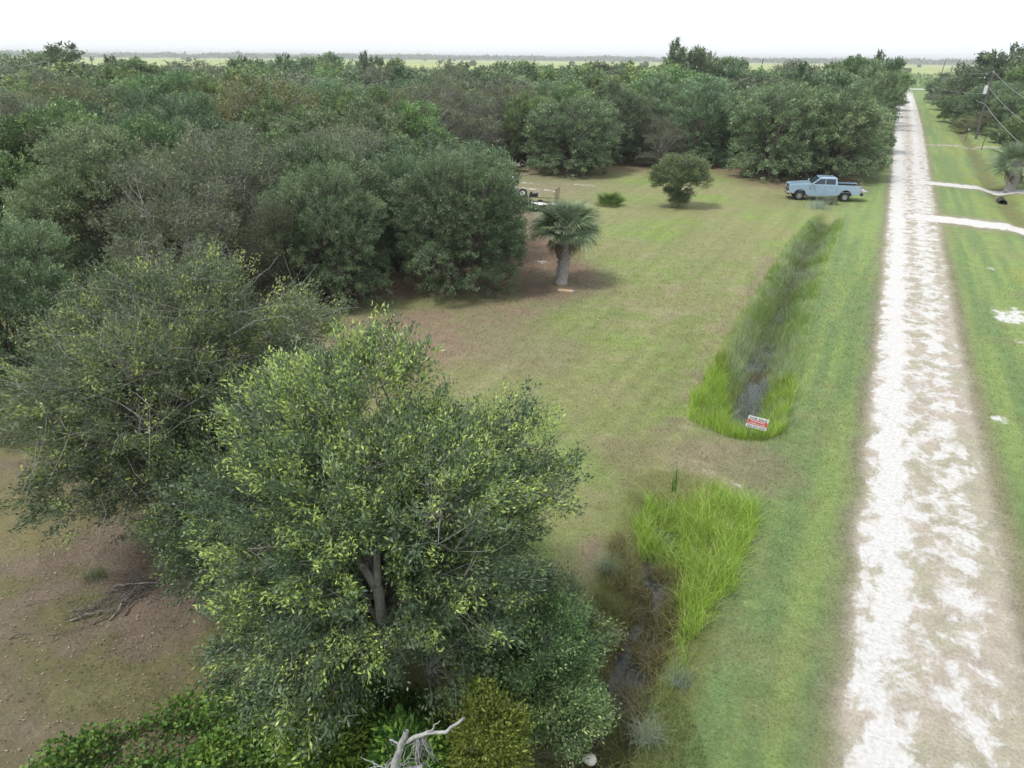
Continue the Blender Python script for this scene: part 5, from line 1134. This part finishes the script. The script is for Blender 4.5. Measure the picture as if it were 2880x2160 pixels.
# gate
P = at(2803, 404); Q = at(2832, 398)
o = thing('farm_gate', 'pale metal farm gate standing open beside the right-edge palms', 'gate', (P[0], P[1], 0), math.atan2(Q[1]-P[1]+2.5, Q[0]-P[0]))
for zz_ in (.3, .55, .8, 1.05, 1.35): MB().cyl((0, 0, zz_), (2.2, 0, zz_), .035, n=8).build('rail', M_rim, o)
for xx in (0, 2.2): MB().cyl((xx, 0, 0), (xx, 0, 1.6), .06 if xx else .05, n=10).build('gate_post', M_white, o)
MB().cyl((0, 0, .3), (2.2, 0, 1.35), .025, n=6).build('brace', M_rim, o)
for i, (px, py, hh, lb) in enumerate([(2760, 420, 1.7, 'dark slanted fence post at the end of the faint shell track'), (2744, 406, 1.4, 'pale thin fence post near the transformer pole foot'), (2715, 395, 1.6, 'white-capped meter post left of the thin fence posts')]):
    P = at(px, py); o = thing('fence_post', lb, 'post', (P[0], P[1], 0)); MB().cyl((0, 0, -.1), (.12, 0, hh), .06, .05, 8).build('post', M_wood if i != 1 else M_rim, o)
    MB().box((.12, 0, hh+.08), (.16, .14, .16), bev=.02).build('cap', M_white if i == 2 else M_wood, o)
# culvert pipe mouth under the upper driveway
P = at(2823, 565)
o = thing('culvert_pipe', 'black culvert pipe mouth in the grass below the upper driveway', 'culvert pipe', (P[0], P[1]+.3, -.32), 0)
o.scale = (.8, .5, .8)
pv = []
for (r_, y0_, y1_) in ((.42, -.1, 3.5),):
    b = MB(); n = 24
    ri = [[b.bm.verts.new((rr*cos(2*pi*i/n), yy, rr*.8*sin(2*pi*i/n)+.1)) for i in range(n)] for rr, yy in ((.42, 3.2), (.42, -.1), (.46, -.1), (.46, -.02), (.37, -.1), (.37, 3.2))]
    for a_, b_ in ((ri[0], ri[3]), (ri[3], ri[2]), (ri[2], ri[4]), (ri[4], ri[5])):
        for i in range(n): b.bm.faces.new((a_[i], a_[(i+1) % n], b_[(i+1) % n], b_[i]))
    b.build('pipe', M_black, o)
MB().cyl((0, 2.9, .1), (0, 3.0, .1), .40, n=24).build('end_cap', M_black, o)

# ------------------------------------------------------------------ distance
r3 = np.random.default_rng(77)
n = 60000; az = r3.uniform(radians(-72), radians(22), n); R_ = r3.uniform(2600, 5200, n)
hgt_ = (5+13*fbm(az*60, R_*.0016, 201, 4))*sstep(.30, .5, fbm(az*40, R_*.002, 203, 3)); z = r3.random(n)*hgt_
C = np.c_[R_*np.sin(az), R_*np.cos(az), z]; Vv, F = leaves(C, np.c_[r3.normal(0, 1, (n, 2)), np.full(n, .8)], 9, 7, r=r3)
Vv[:, 2] = np.maximum(Vv[:, 2], -.5)
o = put('far_wood', mesh_np('far_wood', Vv, F, [('tint', 'FLOAT', 'FACE', np.clip(r3.normal(.4, .15, n), 0, 1))]), M_oak); o['kind'] = 'stuff'; o['label'] = 'hazy blue-grey woodland along the horizon'
n = 26000; az = r3.uniform(radians(-70), radians(20), n); R_ = 400+300*r3.random(n)**1.3
x = R_*np.sin(az); y = R_*np.cos(az); m = (fbm(x*.02, y*.045, 57, 3) > .5) & (y > 405) ; x, y = x[m], y[m]; n = len(x)
Vv, F = leaves(np.c_[x, y, r3.random(n)*1.6], np.c_[r3.normal(0, 1, (n, 2)), np.full(n, 1.0)], 2.2, 1.3, r=r3)
o = put('scrub', mesh_np('scrub', Vv, F, [('tint', 'FLOAT', 'FACE', np.clip(r3.normal(.55, .18, n), 0, 1))]), M_green); o['kind'] = 'stuff'; o['label'] = 'low green scrub in the first field beyond the crossroad'
for i in range(44):
    px = r3.uniform(10, 2860); D = r3.uniform(760, 2100); P = at_dist(px, D)
    if i < 6: px = [1265, 1330, 1430, 1462, 1500, 2543][i]; D = [1150, 1000, 900, 860, 1200, 800][i]; P = at_dist(px, D)
    h = r3.uniform(4, 8); plant(V['far'][int(r3.integers(0, 4))], P, h, h*r3.uniform(.35, .75), 'pasture_tree', 'small lone tree in the pale open pasture below the horizon', group='lone trees in the far pasture')
# air between here and the horizon
hz_ = MB().box((-1000, 3500, 14), (15000, 13000, 34)); ho = hz_.build('haze', None); ho['kind'] = 'stuff'; ho['label'] = 'thin pale haze'
m, nn, out = new_mat('haze'); pv = N(nn, 'VolumePrincipled'); pv.inputs['Color'].default_value = (.97, .99, 1, 1); pv.inputs['Density'].default_value = .00024; pv.inputs['Anisotropy'].default_value = .2
nn.links.new(pv.outputs[0], out.inputs['Volume']); ho.data.materials.append(m)
